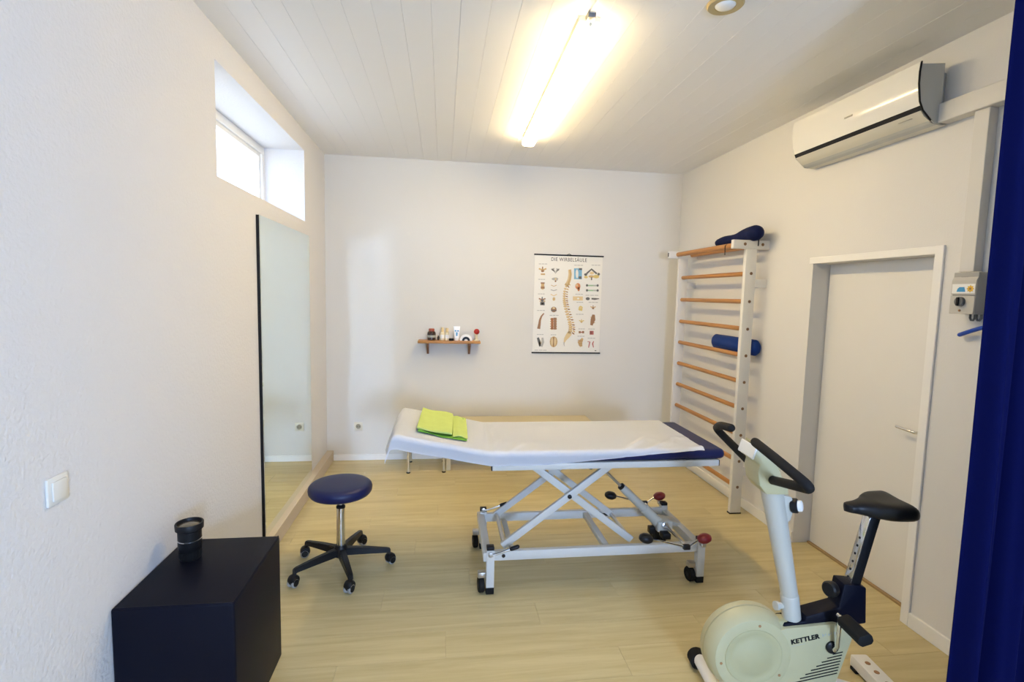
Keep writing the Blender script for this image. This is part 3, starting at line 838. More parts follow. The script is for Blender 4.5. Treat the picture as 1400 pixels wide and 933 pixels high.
# scissor arms: each side has one arm rising right and one rising left
for yy, off in ((2.765, 0.034), (3.175, -0.034)):
    MB().bar((0.345, yy, 0.235), (0.955, yy, 0.690), 0.040, 0.022, 0.002, (0, 1, 0)).build('scissor_arm', 'steelwhite', t)
    MB().bar((1.115, yy + off, 0.225), (0.510, yy + off, 0.690), 0.040, 0.022, 0.002, (0, 1, 0)).build('scissor_arm', 'steelwhite', t)
    piv = (0.722, yy, 0.516)
    dy = -1 if yy < 3 else 1
    MB().lathe([(0.012, 0), (0.012, 0.008), (0.008, 0.011)], (piv[0], yy + dy * 0.011, piv[2]), (0, dy, 0), 14).build('pivot_cap', 'black', t)
MB().rod((0.955, 2.77, 0.682), (0.955, 3.17, 0.682), 0.012).build('pivot_rod', 'steel', t)
MB().rod((0.355, 2.77, 0.243), (0.355, 3.17, 0.243), 0.012).build('pivot_rod', 'steel', t)
MB().rod((1.105, 2.80, 0.232), (1.105, 3.14, 0.232), 0.012).build('pivot_rod', 'steel', t)
# base frame
for yy in (2.715, 3.205):
    MB().box((0.275, yy - 0.016, 0.184), (1.50, yy + 0.016, 0.236), 0.003).build('base_rail', 'steelwhite', t)
for xx, zz in ((0.255, 0.236), (1.50, 0.225)):
    MB().box((xx - 0.022, 2.69, zz - 0.050), (xx + 0.022, 3.235, zz), 0.003).build('base_cross', 'steelwhite', t)
MB().bar((0.40, 2.80, 0.205), (0.40, 3.15, 0.205), 0.03, 0.02).build('base_cross', 'steelwhite', t)
MB().box((0.93, 2.73, 0.195), (0.965, 3.19, 0.225), 0.002).build('base_cross', 'steelwhite', t)
for xx in (0.272, 1.50):
    for yy in (2.705, 3.215):
        lg = MB().box((xx - 0.022, yy - 0.022, 0.035), (xx + 0.022, yy + 0.022, 0.250), 0.003).build('leg', 'steelwhite', t)
        MB().box((xx - 0.0225, yy - 0.0225, 0.0), (xx + 0.0225, yy + 0.0225, 0.042), 0.004).build('rubber_foot', 'rubber', lg)
        MB().box((xx - 0.021, yy - 0.021, 0.250), (xx + 0.021, yy + 0.021, 0.270), 0.004).build('leg_cap', 'black', lg)
        sx_ = -1
        cx_ = xx + sx_ * 0.048
        cs = MB().lathe([(0.0, -0.016), (0.037, -0.016), (0.042, -0.010), (0.042, 0.010), (0.037, 0.016), (0, 0.016)], (cx_, yy + 0.012, 0.042), (1, 0.1, 0), 24, False).build('caster', 'rubber', t)
        MB().lathe([(0.014, -0.0175), (0.014, 0.0175)], (cx_, yy + 0.012, 0.042), (1, 0.1, 0), 16).build('caster_hub', 'black', cs)
        MB().box((cx_ - 0.018, yy - 0.006, 0.086), (cx_ + 0.026, yy + 0.030, 0.118), 0.004).build('caster_fork', 'steel', cs)
# brake levers at the head end
for yy, zz in ((2.70, 0.232), (3.215, 0.262)):
    lvv = MB().tube([(0.275, yy - 0.026, zz), (0.30, yy - 0.03, zz + 0.004), (0.395, yy - 0.03, zz + 0.036)], 0.0055, 8).build('brake_lever', 'chrome', t)
    MB().tube([(0.385, yy - 0.03, zz + 0.0325), (0.418, yy - 0.03, zz + 0.043)], 0.0115, 10).build('lever_knob', 'black', lvv)
    MB().lathe([(0.014, 0), (0.014, 0.008), (0.008, 0.010)], (0.272, yy - 0.022, zz), (0, -1, 0), 16).build('lever_hub', 'steel', lvv)
MB().lathe([(0.010, 0), (0.010, 0.004)], (0.345, 2.699, 0.212), (0, -1, 0), 14).build('bolt', 'black', t)
# hydraulic pump
c_top, c_bot = Vector((1.10, 2.95, 0.487)), Vector((1.375, 2.95, 0.225))
dd = (c_bot - c_top).normalized()
MB().rod(c_top - dd * 0.165, c_top + dd * 0.02, 0.009).build('piston_rod', 'steel', t)
cy = MB().lathe([(0.020, 0), (0.024, 0.006), (0.025, 0.03), (0.026, 0.20), (0.031, 0.205), (0.033, 0.36), (0.026, 0.385)], c_top, dd, 24).build('cylinder', 'palegrey', t)
MB().lathe([(0.014, -0.012), (0.022, -0.010), (0.022, 0.004)], c_top, dd, 18).build('cylinder_collar', 'black', cy)
MB().box((1.325, 2.90, 0.205), (1.425, 3.00, 0.275), 0.014, 3).build('pump_block', 'palegrey', t)
MB().box((1.335, 2.84, 0.19), (1.385, 2.895, 0.225), 0.004).build('valve_block', 'black', t)
MB().box((1.275, 2.90, 0.20), (1.312, 2.945, 0.24), 0.004).build('valve_block', 'black', t)
MB().bar((1.36, 3.0, 0.255), (1.50, 3.02, 0.215), 0.10, 0.03, 0.008).build('pump_bracket', 'palegrey', t)
MB().lathe([(0.022, 0), (0.022, 0.012), (0.014, 0.014), (0.014, 0.004), (0, 0.004)], (1.37, 2.898, 0.255), (0, -1, 0.2), 20).build('pump_eye', 'steel', t)
# foot pedals, near and far, on one shaft
MB().rod((1.385, 2.64, 0.245), (1.385, 3.27, 0.245), 0.009).build('pedal_shaft', 'chrome', t)
MB().bar((1.385, 2.655, 0.245), (1.37, 2.90, 0.268), 0.008, 0.008).build('link_rod', 'steel', t)
for yy in (2.645, 3.265):
    for sgn, cx_, zz, mk, lb in ((-1, 1.142, 0.305, 'black', None), (1, 1.49, 0.290, 'red', 'dark red foot pedal')):
        rd = MB().tube([(1.385, yy, 0.245), (1.385 + sgn * 0.02, yy, 0.249), (cx_ - sgn * 0.03, yy, zz - 0.004)], 0.0055, 8).build('pedal_arm', 'chrome', t)
        pm = Matrix.Translation((cx_, yy, zz)) @ Matrix.Rotation(-sgn * 0.18, 4, 'Y')
        b = MB().lathe([(0.0, -0.013), (0.018, -0.012), (0.029, -0.006), (0.031, 0.0), (0.029, 0.006), (0.018, 0.012), (0, 0.013)], n=22, caps=False)
        for v in b.bm.verts: v.co.x *= 1.35; v.co.y *= 1.1; v.co.z *= 1.9
        b.bm.transform(pm)
        b.build('pedal', mk, rd, label=lb, angle=70)
    MB().box((1.365, yy - 0.012, 0.230), (1.405, yy + 0.012, 0.258), 0.004).build('shaft_clamp', 'black', t)
    MB().box((1.475, yy - 0.005 if yy < 3 else yy - 0.03, 0.236), (1.505, yy + 0.03 if yy < 3 else yy + 0.005, 0.262), 0.006).build('shaft_bracket', 'steel', t)
# short black stop plate on the far rail
MB().box((1.02, 3.170, 0.205), (1.13, 3.188, 0.216)).build('stop_plate', 'black', t, smooth=False)

# sheet draped over the table
def top_pt(x):
    return ZT + (HX - x) * SL if x < HX else ZT
def drop(a, r=0.026):
    if a <= 0: return 0.0, 0.0
    if a < r * math.pi / 2: return r * math.sin(a / r), r * (1 - math.cos(a / r))
    return r, r + a - r * math.pi / 2
U0, U1, W_ = -0.150, 1.735, 0.655
XE = -0.235
def sheet_pt(u, v):
    U = U0 + (U1 - U0) * u
    xr = XE + max(U, 0) * (math.cos(math.radians(11.3)) if U < 0.52 else 1.0)
    if U >= 0.52: xr = XE + 0.52 * math.cos(math.radians(11.3)) + (U - 0.52)
    side = 0.078 if xr < 0.55 else max(0.014, 0.078 - 0.072 * ((xr - 0.55) / 0.95))
    far = 0.05
    Wv = -far + v * (far + W_ + side)
    ox, dz1 = drop(-U, 0.03)
    oy_n, dz2 = drop(Wv - (W_ - 0.012), 0.026)
    oy_f, dz3 = drop(-(Wv - 0.012), 0.026)
    x = xr - ox * 0.7 - max(0, -U) * 0.30
    y = TY1 + 0.008 - min(max(Wv, 0.012), W_ - 0.012) - oy_n * 1.0 + oy_f
    z = top_pt(xr) + 0.0045 - (math.hypot(dz1, dz2) if dz1 > 0 and dz2 > 0 else dz1 + dz2) - dz3
    # edge at the foot end runs slightly askew
    if u > 0.9: x += (v - 0.5) * -0.012 * (u - 0.9) * 10
    nz = noise.noise(Vector((x * 5, y * 7, 0.3)))
    wr = noise.noise(Vector((x * 3 + y * 11, y * 5 - x * 9, 4.0)))
    k = max(0, min(1, (xr - 0.95) * 2.2)) * max(0, min(1, (3.15 - y) * 3))
    z += 0.0022 * (1 + nz) + 0.016 * k * max(0, wr) + 0.006 * max(0, 1 - abs(xr - 0.33) / 0.07) * max(0, noise.noise(Vector((x * 14 - y * 9, 1, 2))))
    if xr < HX + 0.03 and U > 0: z += 0.004 * max(0, noise.noise(Vector((x * 6, y * 4, 9))))
    for (cx0, cy0, cx1, cy1, hh) in ((1.02, 2.69, 1.22, 2.92, 0.009), (1.15, 2.69, 1.36, 2.86, 0.008), (1.30, 2.72, 1.44, 2.95, 0.007), (0.36, 2.68, 0.46, 2.84, 0.009), (0.28, 2.68, 0.33, 2.90, 0.007)):
        dx_, dy_ = cx1 - cx0, cy1 - cy0
        ll = math.hypot(dx_, dy_)
        tt = ((xr - cx0) * dx_ + (y - cy0) * dy_) / ll / ll
        dd_ = ((xr - cx0) * dy_ - (y - cy0) * dx_) / ll
        if -0.1 < tt < 1.1: z += hh * math.exp(-(dd_ / 0.014) ** 2) * max(0, math.sin(math.pi * (tt + 0.1) / 1.2))
    if U < 0: x += 0.010 * math.sin(y * 19) * min(1, -U * 10)
    return (x, y - (0.002 + 0.004 * abs(nz)) * (dz2 > 0.01), z)
tag(MB().grid(sheet_pt, 190, 80, 0.0022).build('bed_sheet', 'sheet', angle=80),
    'white cotton sheet draped over the treatment table and its raised head end', 'sheet')

# lime towel folded on the raised head section
t = thing('folded_towel', 'folded lime green towel on the raised head end of the sheet', 'towel', (0, 0, 0))
hm2 = Matrix.Translation((HX, 0, ZT + 0.0105)) @ Matrix.Rotation(math.radians(11.3), 4, 'Y')
def towel_layer(x0_, x1_, y0_, y1_, z0_, th, seed, rot=0.0):
    def fn(u, v):
        a = 2 * math.pi * v
        # squashed superellipse section around the fold
        cx_, cz = math.cos(a), math.sin(a)
        ex = math.copysign(abs(cx_) ** 0.35, cx_); ez = math.copysign(abs(cz) ** 0.55, cz)
        yy = (y0_ + y1_) / 2 + ex * (y1_ - y0_) / 2
        xx = x0_ + (x1_ - x0_) * u
        w_ = noise.noise(Vector((xx * 16 + seed, yy * 12, seed))) * 0.006 + 0.004 * math.sin(u * 7 + seed)
        zz = z0_ + th / 2 + ez * th / 2 + (w_ if ez > 0 else 0)
        yy += 0.008 * math.sin(u * 5 + seed) * (ex < 0)
        c, s_ = math.cos(rot), math.sin(rot)
        return (xx * c - (yy - 3.05) * s_, 3.05 + xx * s_ + (yy - 3.05) * c, zz)
    b = MB()
    bm = b.bm
    nu, nv = 18, 36
    vs = [[bm.verts.new(fn(i / nu, j / nv)) for j in range(nv)] for i in range(nu + 1)]
    for i in range(nu):
        for j in range(nv): bm.faces.new((vs[i][j], vs[i + 1][j], vs[i + 1][(j + 1) % nv], vs[i][(j + 1) % nv]))
    bm.faces.new(vs[0]); bm.faces.new(vs[-1])
    bmesh.ops.recalc_face_normals(bm, faces=bm.faces)
    bm.transform(hm2)
    return b
towel_layer(-0.405, -0.130, 2.79, 3.30, 0.0, 0.010, 1.0, -0.02).build('bottom_layer', 'towel_shade', t, angle=70)
towel_layer(-0.412, -0.215, 2.80, 3.30, 0.0115, 0.016, 2.3, -0.03).build('left_fold', 'towel', t, angle=70)
towel_layer(-0.212, -0.128, 2.80, 3.27, 0.0115, 0.011, 5.1, -0.02).build('right_fold', 'towel', t, angle=70)

# ================================================================ STOOL
t = thing('rolling_stool', 'round navy padded rolling stool on black five star base', 'stool', (-0.588, 3.045, 0))
MB().lathe([(0.0, 0.455), (0.150, 0.455), (0.170, 0.460), (0.180, 0.475), (0.182, 0.492), (0.178, 0.508), (0.166, 0.519), (0.145, 0.524), (0.08, 0.527), (0.0, 0.528)], n=48, caps=False).build('seat', 'navy', t, angle=60)
MB().lathe([(0.0, 0.447), (0.085, 0.447), (0.10, 0.455)], n=32, caps=False).build('seat_plate', 'black', t)
MB().rod((0, 0, 0.37), (0, 0, 0.45), 0.0125, n=18).build('piston', 'chrome', t)
gl = MB().rod((0, 0, 0.12), (0, 0, 0.375), 0.0245, n=24).build('gas_column', 'chrome', t)
MB().lathe([(0.026, 0.372), (0.026, 0.382), (0.016, 0.390)], n=24).build('column_collar', 'black', gl)
MB().lathe([(0.0, 0.075), (0.036, 0.075), (0.042, 0.085), (0.040, 0.125), (0.030, 0.145)], n=28).build('hub', 'black', t)
for k in range(5):
    a = math.radians(3 + 72 * k)
    ca, sa = math.cos(a), math.sin(a)
    b = MB()
    bm2 = [(0.030, 0.026, 0.085, 0.128), (0.16, 0.021, 0.082, 0.118), (0.272, 0.017, 0.078, 0.104), (0.288, 0.013, 0.062, 0.098)]
    vs = []
    for r_, hw, z0_, z1_ in bm2:
        vs.append([b.bm.verts.new((r_ * ca - s1 * hw * f_ * sa, r_ * sa + s1 * hw * f_ * ca, zz)) for s1, zz, f_ in ((-1, z0_, 1), (1, z0_, 1), (1, z1_, 0.75), (-1, z1_, 0.75))])
    for A, B in zip(vs, vs[1:]):
        for q in range(4): b.bm.faces.new((A[q], A[(q + 1) % 4], B[(q + 1) % 4], B[q]))
    b.bm.faces.new(vs[0]); b.bm.faces.new(vs[-1])
    bmesh.ops.recalc_face_normals(b.bm, faces=b.bm.faces)
    bmesh.ops.bevel(b.bm, geom=list(b.bm.edges), offset=0.004, segments=2, affect='EDGES')
    lg = b.build('leg', 'black', t)
    ct = a + (0.7, -0.5, 0.9, 0.4, -0.8)[k]
    px_, py_ = 0.278 * ca + 0.014 * math.cos(ct), 0.278 * sa + 0.014 * math.sin(ct)
    ax = Vector((-math.sin(ct), math.cos(ct), 0))
    for sg in (-1, 1):
        cs = MB().lathe([(0, -0.008), (0.020, -0.008), (0.026, -0.005), (0.0265, 0.005), (0.022, 0.008), (0, 0.008)], Vector((px_, py_, 0.0268)) + ax * sg * 0.014, ax, 24, False).build('caster', 'grey', t)
        MB().lathe([(0.019, 0.0075), (0.018, 0.0105), (0, 0.0115)], Vector((px_, py_, 0.0268)) + ax * sg * 0.014, ax * sg, 20, False).build('caster_cap', 'black', cs)
    MB().lathe([(0.024, -0.022), (0.029, -0.014), (0.029, 0.014), (0.024, 0.022)], (px_ - 0.004 * math.cos(ct), py_ - 0.004 * math.sin(ct), 0.040), ax, 20).build('caster_hood', 'black', t)
    MB().rod((0.278 * ca, 0.278 * sa, 0.058), (0.278 * ca, 0.278 * sa, 0.072), 0.009, n=10).build('caster_stem', 'black', t)

# ================================================================ CUBE AND LENS-LIKE TUBE
t = thing('padded_cube', 'dark navy vinyl padded cube standing against the left wall', 'cube', (0, 0, 0))
MB().prism([(XL + 0.064, 0), (-0.706, 0), (-0.706, 0.563), (XL + 0.002, 0.563), (XL + 0.002, 0.103), (XL + 0.064, 0.103)], 1.80, 2.305, 'xz', 0.010, 3).build('cube_body', 'navydark', t)
sm = MB()
zz = 0.5615
for pth in ([(-0.712, 1.806, zz), (-0.712, 2.299, zz)], [(XL + 0.012, 1.806, zz), (-0.712, 1.806, zz)], [(-0.712, 1.806, zz), (-0.712, 1.806, 0.02)], [(-0.712, 2.299, zz), (-0.712, 2.299, 0.02)]):
    sm.tube(pth, 0.0032, 6)
sm.build('seam', 'navydark', t)

t = thing('camera_lens', 'black camera lens with silver ring standing on the padded cube', 'lens', (-0.998, 2.135, 0.563))
MB().lathe([(0.0, 0.0), (0.036, 0.0), (0.038, 0.004), (0.038, 0.040), (0.0425, 0.046), (0.0425, 0.078)], n=36).build('barrel', 'black', t)
MB().lathe([(0.0422, 0.0785), (0.0438, 0.0795), (0.0438, 0.0825), (0.0422, 0.0835)], n=36).build('silver_ring', 'chrome', t)
b = MB()
for k in range(40):
    a = 2 * math.pi * k / 40
    b.box((-0.0018, -0.0012, 0.012), (0.0018, 0.0012, 0.036), mtx=Matrix.Rotation(a, 4, 'Z') @ Matrix.Translation((0.0385, 0, 0)))
tag(b.build('grip_rib', 'rubber', t, smooth=False), kind='stuff')
MB().lathe([(0.0425, 0.084), (0.0425, 0.118), (0.050, 0.124), (0.051, 0.146), (0.0495, 0.149), (0.045, 0.149), (0.043, 0.138)], n=36, caps=False).build('front_barrel', 'black', t)
MB().lathe([(0.0428, 0.137), (0.03, 0.141), (0.015, 0.1435), (0, 0.1442)], n=32).build('front_glass', 'glassdark', t)

# ================================================================ EXERCISE BIKE (local +x forward, +y towards the camera)
TH = 0.116
t = thing('exercise_bike', 'cream exercise bike with black saddle and curved grips', 'exercise bike', (1.23, 1.774, 0), math.pi - TH)
HC = (0.020, 0.275)
# chain case
poly = [(0.10, 0.10), (-0.28, 0.085), (-0.315, 0.18), (-0.362, 0.352), (-0.345, 0.395), (-0.288, 0.414), (-0.10, 0.392), (0.0, 0.36), (0.10, 0.25)]
MB().prism(poly, -0.056, 0.050, 'xz', 0.006, 2).build('chain_case', 'cream', t)
# flywheel housing with stepped rim and domed hub
hp = [(0.0, -0.06), (0.150, -0.06), (0.166, -0.054), (0.172, -0.044), (0.172, -0.018), (0.1685, -0.015), (0.1685, -0.011), (0.173, -0.008), (0.171, 0.010), (0.160, 0.036), (0.148, 0.049), (0.143, 0.0505), (0.112, 0.0515)]
hs = MB().lathe(hp, (HC[0], 0, HC[1]), (0, 1, 0), 64, False).build('flywheel_housing', 'cream', t, angle=25)
MB().lathe([(0.1125, 0.0500), (0.1105, 0.0535), (0.104, 0.054), (0.094, 0.0515), (0.082, 0.050), (0.068, 0.053), (0.050, 0.059), (0.025, 0.0635), (0.0, 0.065)], (HC[0], 0, HC[1]), (0, 1, 0), 56, False).build('housing_hub', 'cream2', hs, angle=40)
for a in (math.radians(97), math.radians(-12), math.radians(215)):
    MB().lathe([(0.0, 0.0), (0.0055, 0), (0.0055, 0.0015), (0, 0.0015)], (HC[0] + 0.128 * math.cos(a), 0.0508, HC[1] + 0.128 * math.sin(a)), (0, 1, 0), 10, False).build('screw', 'boneD', hs)
# lettering on the chain case
def case_mtx(u, z, ang):
    X = Vector((-math.cos(ang), 0, math.sin(ang))); Yv = Vector((math.sin(ang), 0, math.cos(ang))); Z = Vector((0, 1, 0))
    m = Matrix((X, Yv, Z)).transposed().to_4x4()
    m.translation = (u, 0.0502, z)
    return m
def bold(body, size, mk, name, u, z, ang, width):
    o = text_mesh(body, size, mk, t, name, Matrix.Identity(4), 0.0003, width, 0.0011)
    me_ = o.data
    bmx = bmesh.new(); bmx.from_mesh(me_)
    src = list(bmx.verts) + list(bmx.edges) + list(bmx.faces)
    for dx in (0.0007, 0.0014):
        d = bmesh.ops.duplicate(bmx, geom=src)
        for v in d['geom']:
            if isinstance(v, bmesh.types.BMVert): v.co.x += dx; v.co.z += dx * 0.02
    bmx.transform(case_mtx(u, z, ang))
    bmx.to_mesh(me_); bmx.free()
bold('KETTLER', 0.026, 'black', 'lettering', -0.124, 0.3285, 0.245, 0.112)
b = MB()
for k, (w0, h0, w1) in enumerate(((0.008, 0.014, 0), (0.005, 0.014, 0.003), (0.008, 0.010, 0), (0.004, 0.014, 0.003), (0.008, 0.012, 0), (0.006, 0.009, 0))):
    b.box((k * 0.0115, 0, 0), (k * 0.0115 + w0 * 0.4, h0, 0.0003), mtx=case_mtx(-0.243, 0.3595, 0.245))
    b.box((k * 0.0115 + w0 * 0.5, 0.002 + w1, 0), (k * 0.0115 + w0, h0 - 0.003, 0.0003), mtx=case_mtx(-0.243, 0.3595, 0.245))
tag(b.build('faded_marks', 'lettergrey', t, smooth=False), kind='stuff')
b = MB()
for k in range(9): b.box((k * 0.0058, 0, 0), (k * 0.0058 + 0.0042, 0.0025, 0.0003), mtx=case_mtx(-0.127, 0.3185, 0.245))
tag(b.build('small_print', 'lettergrey', t, smooth=False), kind='stuff')
for k in range(8):
    z_r = 0.300 - k * 0.0125
    u_r = -0.327 + k * 0.0022
    Ln = 0.040 + k * 0.0185
    b = MB().box((-Ln, -0.002, -0.0002), (0, 0.002, 0.0008), mtx=case_mtx(u_r, z_r, 0.25))
    b.build('vent_slit', 'black', t, smooth=False)
# black beam and saddle tower
MB().prism([(-0.095, 0.386), (-0.285, 0.412), (-0.345, 0.395), (-0.420, 0.408), (-0.409, 0.552), (-0.385, 0.562), (-0.322, 0.566), (-0.308, 0.470), (-0.182, 0.432), (-0.180, 0.412), (-0.10, 0.402)], -0.036, 0.036, 'xz', 0.005, 2).build('saddle_tower', 'navydark', t)
MB().lathe([(0.0, 0.0), (0.012, 0), (0.012, 0.02), (0.028, 0.022), (0.030, 0.030), (0.030, 0.046), (0.024, 0.052), (0, 0.053)], (-0.318, 0.0, 0.530), (0.93, 0.36, 0.1), 18, False).build('clamp_knob', 'black', t)
# saddle post: chrome front, dark strip stands in for curtain reflection on the side
spb, spt = Vector((-0.372, 0, 0.545)), Vector((-0.432, 0, 0.835))
MB().bar(spb, spt, 0.040, 0.044, 0.006, (0, 1, 0)).build('saddle_post', 'chrome', t)
sd = (spt - spb)
b = MB().bar(spb + Vector((0, 0.0222, 0)), spt + Vector((0, 0.0222, 0)), 0.036, 0.004, 0.001, (0, 1, 0))
b.build('post_reflection', 'black', t)
px_n = Vector((sd.z, 0, -sd.x)).normalized()
for k in range(6):
    c0_ = spb + sd * (0.10 + 0.11 * k) + px_n * 0.0202
    MB().lathe([(0.0048, 0), (0.0048, 0.0008)], c0_, px_n, 12).build('post_hole', 'black', t)
# saddle
def saddle(u, v):
    xx = -0.322 - 0.250 * u
    wv = 0.028 + 0.012 * u + 0.062 * (lambda q: q * q * (3 - 2 * q))(max(0, min(1, (u - 0.12) / 0.5)))
    wv *= math.sqrt(max(0.0, 1 - max(0, (u - 0.80) / 0.2) ** 2)) * 0.98 + 0.02
    wv *= math.sqrt(min(1, u / 0.06 + 0.05))
    a = 2 * math.pi * v
    ca, sa = math.cos(a), math.sin(a)
    yy = wv * math.copysign(abs(ca) ** 0.8, ca)
    top = 0.892 + 0.010 * math.sin(u * math.pi) + 0.012 * max(0, u - 0.55) - 0.052 * max(0, (u - 0.8) / 0.2) ** 2
    top += 0.018 * (abs(yy) / 0.1) ** 2 * (u > 0.4)
    bot = 0.862 - 0.030 * u - 0.010 * math.sin(u * math.pi)
    mid, hh = (top + bot) / 2, (top - bot) / 2
    return (xx, yy, mid + hh * math.copysign(abs(sa) ** 0.75, sa) - 0.018 * (1 - u))
b = MB()
nu, nv = 24, 28
vs = [[b.bm.verts.new(saddle(i / nu, j / nv)) for j in range(nv)] for i in range(nu + 1)]
for i in range(nu):
    for j in range(nv): b.bm.faces.new((vs[i][j], vs[i + 1][j], vs[i + 1][(j + 1) % nv], vs[i][(j + 1) % nv]))
b.bm.faces.new(vs[0]); b.bm.faces.new(vs[-1])
bmesh.ops.recalc_face_normals(b.bm, faces=b.bm.faces)
b.build('saddle', 'black', t, angle=70)
MB().bar((-0.428, 0, 0.822), (-0.438, 0, 0.862), 0.05, 0.045, 0.006, (0, 1, 0)).build('saddle_clamp', 'black', t)
# front post: lower sleeve + upper tube
MB().lathe([(0.034, 0.0), (0.034, 0.115), (0.031, 0.120)], (-0.150, 0, 0.385), (0.16, 0, 1), 24).build('post_sleeve', 'palegrey', t)
MB().lathe([(0.031, 0.0), (0.036, 0.22), (0.041, 0.42), (0.043, 0.455)], (-0.132, 0, 0.50), (0.235, 0, 1), 24).build('handle_post', 'palegrey', t)
MB().lathe([(0.0, 0), (0.012, 0), (0.012, 0.02), (0.017, 0.022), (0.017, 0.034), (0, 0.036)], (-0.108, 0.0, 0.455), (1, 0.2, 0.1), 16, False).build('post_screw', 'palegrey', t)
MB().box((-0.13, -0.03, 0.378), (-0.06, 0.03, 0.405), 0.010, 3).build('post_foot', 'cream2', t)
# console head
ch = [(0.080, 1.060), (0.066, 1.108), (0.030, 1.085), (-0.006, 1.052), (-0.034, 1.005), (-0.062, 0.955), (-0.070, 0.925), (0.018, 0.925), (0.046, 0.960), (0.056, 1.010), (0.050, 1.040)]
MB().prism(ch, -0.058, 0.058, 'xz', 0.008, 2).build('console', 'cream', t)
MB().prism([(0.083, 1.062), (0.070, 1.109), (0.062, 1.106), (0.075, 1.058)], -0.060, 0.060, 'xz', 0.003, 1).build('console_lit_edge', 'labelwhite', t)  # white stands in for light falling on the console's front edge
MB().prism([(0.060, 1.109), (-0.002, 1.056), (-0.030, 1.010), (-0.036, 1.013), (-0.006, 1.062), (0.058, 1.116)], -0.045, 0.045, 'xz').build('display_panel', 'pyellow' if False else 'cream2', t, smooth=False)
# resistance knob on its bracket
MB().prism([(-0.040, 0.920), (-0.100, 0.905), (-0.112, 0.860), (-0.100, 0.812), (-0.082, 0.795), (-0.060, 0.80)], -0.026, 0.026, 'xz', 0.006, 2).build('knob_bracket', 'palegrey', t)
rk = MB().lathe([(0.026, 0), (0.028, 0.003), (0.028, 0.020), (0.024, 0.024)], (-0.105, 0.012, 0.868), (-0.75, 0.62, 0.18), 28).build('resistance_knob', 'black', t)
MB().lathe([(0.021, 0.0245), (0.0205, 0.036), (0.016, 0.039), (0, 0.040)], (-0.105, 0.012, 0.868), (-0.75, 0.62, 0.18), 28, False).build('knob_cap', 'labelwhite', rk)
# handlebar: one padded loop per side
def arc(pts, r):
    """round the corners of a polyline"""
    P = [Vector(p) for p in pts]
    out = [P[0]]
    for i in range(1, len(P) - 1):
        a, c, e = P[i - 1], P[i], P[i + 1]
        d1, d2 = (a - c), (e - c)
        k = min(r, d1.length * 0.45, d2.length * 0.45)
        p0, p1 = c + d1.normalized() * k, c + d2.normalized() * k
        for q in range(7):
            s_ = q / 6
            out.append(p0 * (1 - s_) ** 2 + c * 2 * s_ * (1 - s_) + p1 * s_ ** 2)
    out.append(P[-1])
    return out
for sg in (1, -1):
    pth = [(0.0, sg * 0.062, 0.984), (0.040, sg * 0.372, 1.066), (0.085, sg * 0.225, 1.118), (0.095, sg * 0.100, 1.138)]
    MB().tube(arc(pth, 0.055), 0.0165, 16).build('handle_grip', 'foam', t)
    MB().rod((0.0, sg * 0.03, 0.978), (0.0, sg * 0.064, 0.985), 0.011).build('grip_root', 'steel', t)
    pass
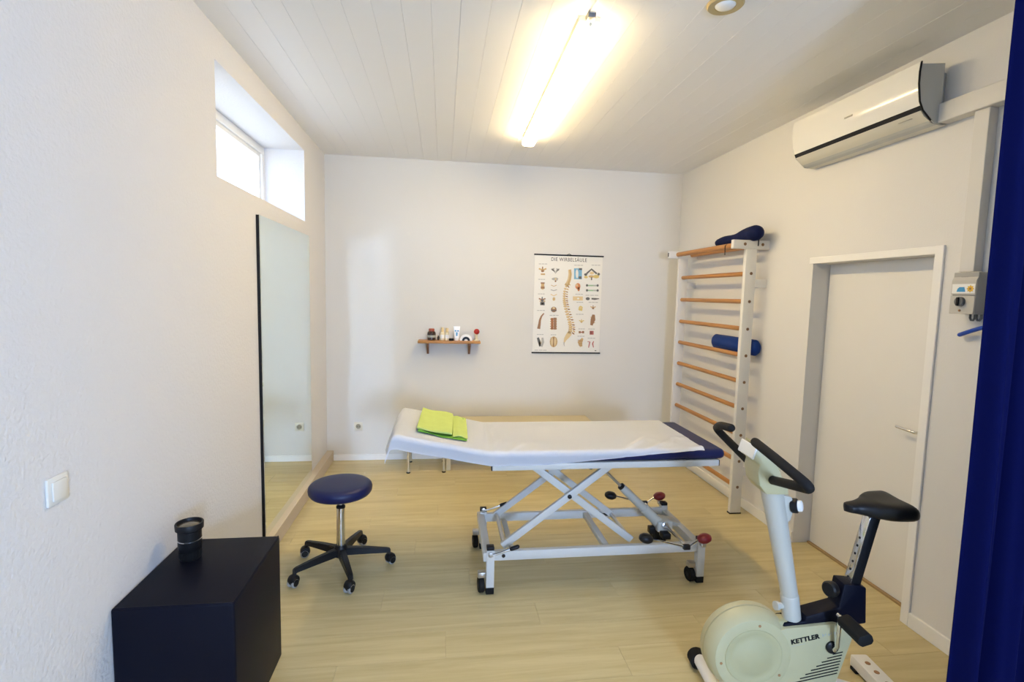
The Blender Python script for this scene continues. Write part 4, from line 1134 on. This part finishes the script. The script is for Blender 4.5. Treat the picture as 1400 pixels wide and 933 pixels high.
# crank arms and pedals
for sg, ang in ((1, 1), (-1, -1)):
    c0_ = Vector((-0.280, sg * 0.053, 0.322)); e0 = c0_ + Vector((0.010, 0.045, 0.154))
    if sg < 0: e0 = c0_ + Vector((-0.010, -0.045, -0.154))
    MB().lathe([(0.0, -0.004), (0.022, -0.004), (0.024, 0.006), (0.018, 0.010), (0, 0.011)], c0_, (0, sg, 0), 22, False).build('crank_hub', 'black', t)
    MB().lathe([(0.0, 0.010), (0.009, 0.010), (0.008, 0.020), (0, 0.022)], c0_, (0, sg, 0), 14, False).build('crank_bolt', 'chrome', t)
    MB().tube([c0_ + Vector((0, sg * 0.012, 0)), c0_ + Vector((-0.002 * sg, sg * 0.026, 0.02 * sg)), e0], 0.0088, 12).build('crank_arm', 'chrome', t)
    MB().rod(e0 - Vector((0, sg * 0.008, 0)), e0 + Vector((0, sg * 0.02, 0)), 0.010).build('pedal_axle', 'chrome', t)
    pd = MB().prism([(-0.027, -0.010), (-0.017, -0.020), (0.017, -0.020), (0.027, -0.010), (0.027, 0.010), (0.017, 0.020), (-0.017, 0.020), (-0.027, 0.010)], 0.0, 0.118, 'xz', 0.004, 2)
    pd.bm.transform(Matrix.Translation(e0 + Vector((-0.006, 0.014 if sg > 0 else -0.132, -0.004))) @ Matrix.Rotation(0.35, 4, 'Y'))
    pd.build('pedal', 'rubber', t)
# stabilizer feet
fb = MB().rod((0.11, -0.25, 0.050), (0.11, 0.25, 0.050), 0.026, n=20).build('front_foot', 'white', t)
for sg in (-1, 1):
    MB().lathe([(0.028, 0), (0.038, 0.008), (0.038, 0.055), (0.030, 0.065)], (0.11, sg * 0.225, 0.0385), (0, sg, 0), 20).build('foot_cap', 'rubber', fb)
MB().bar((0.09, 0, 0.12), (0.11, 0, 0.055), 0.05, 0.04, 0.004, (0, 1, 0)).build('front_stay', 'white', t)
rb = MB().box((-0.665, -0.265, 0.012), (-0.590, 0.265, 0.062), 0.006).build('rear_foot', 'white', t)
for yy in (-0.205, -0.15, -0.085, 0.02, 0.10, 0.17):
    MB().lathe([(0.0, 0), (0.011, 0), (0.011, 0.0015), (0, 0.0015)], (-0.628, yy, 0.062), (0, 0, 1), 14, False).build('foot_hole', 'boneD', rb)
for sg in (-1, 1):
    MB().box((-0.67, sg * 0.235 - 0.02, 0.0), (-0.585, sg * 0.235 + 0.02, 0.016), 0.004).build('foot_pad', 'rubber', rb)
MB().bar((-0.26, 0, 0.14), (-0.60, 0, 0.045), 0.05, 0.045, 0.006, (0, 1, 0)).build('rear_stay', 'white', t)

# rear window behind the camera (gives the daylight its opening)
wr = struct(link('window_2', None))
b = MB()
f2 = 0.02
b.box((RX0, YF - 0.08, RZ0), (RX1, YF - 0.02, RZ0 + f2)).box((RX0, YF - 0.08, RZ1 - f2), (RX1, YF - 0.02, RZ1))
b.box((RX0, YF - 0.08, RZ0 + f2), (RX0 + f2, YF - 0.02, RZ1 - f2)).box((RX1 - f2, YF - 0.08, RZ0 + f2), (RX1, YF - 0.02, RZ1 - f2))
b.build('window_frame', 'trim', wr, smooth=False)
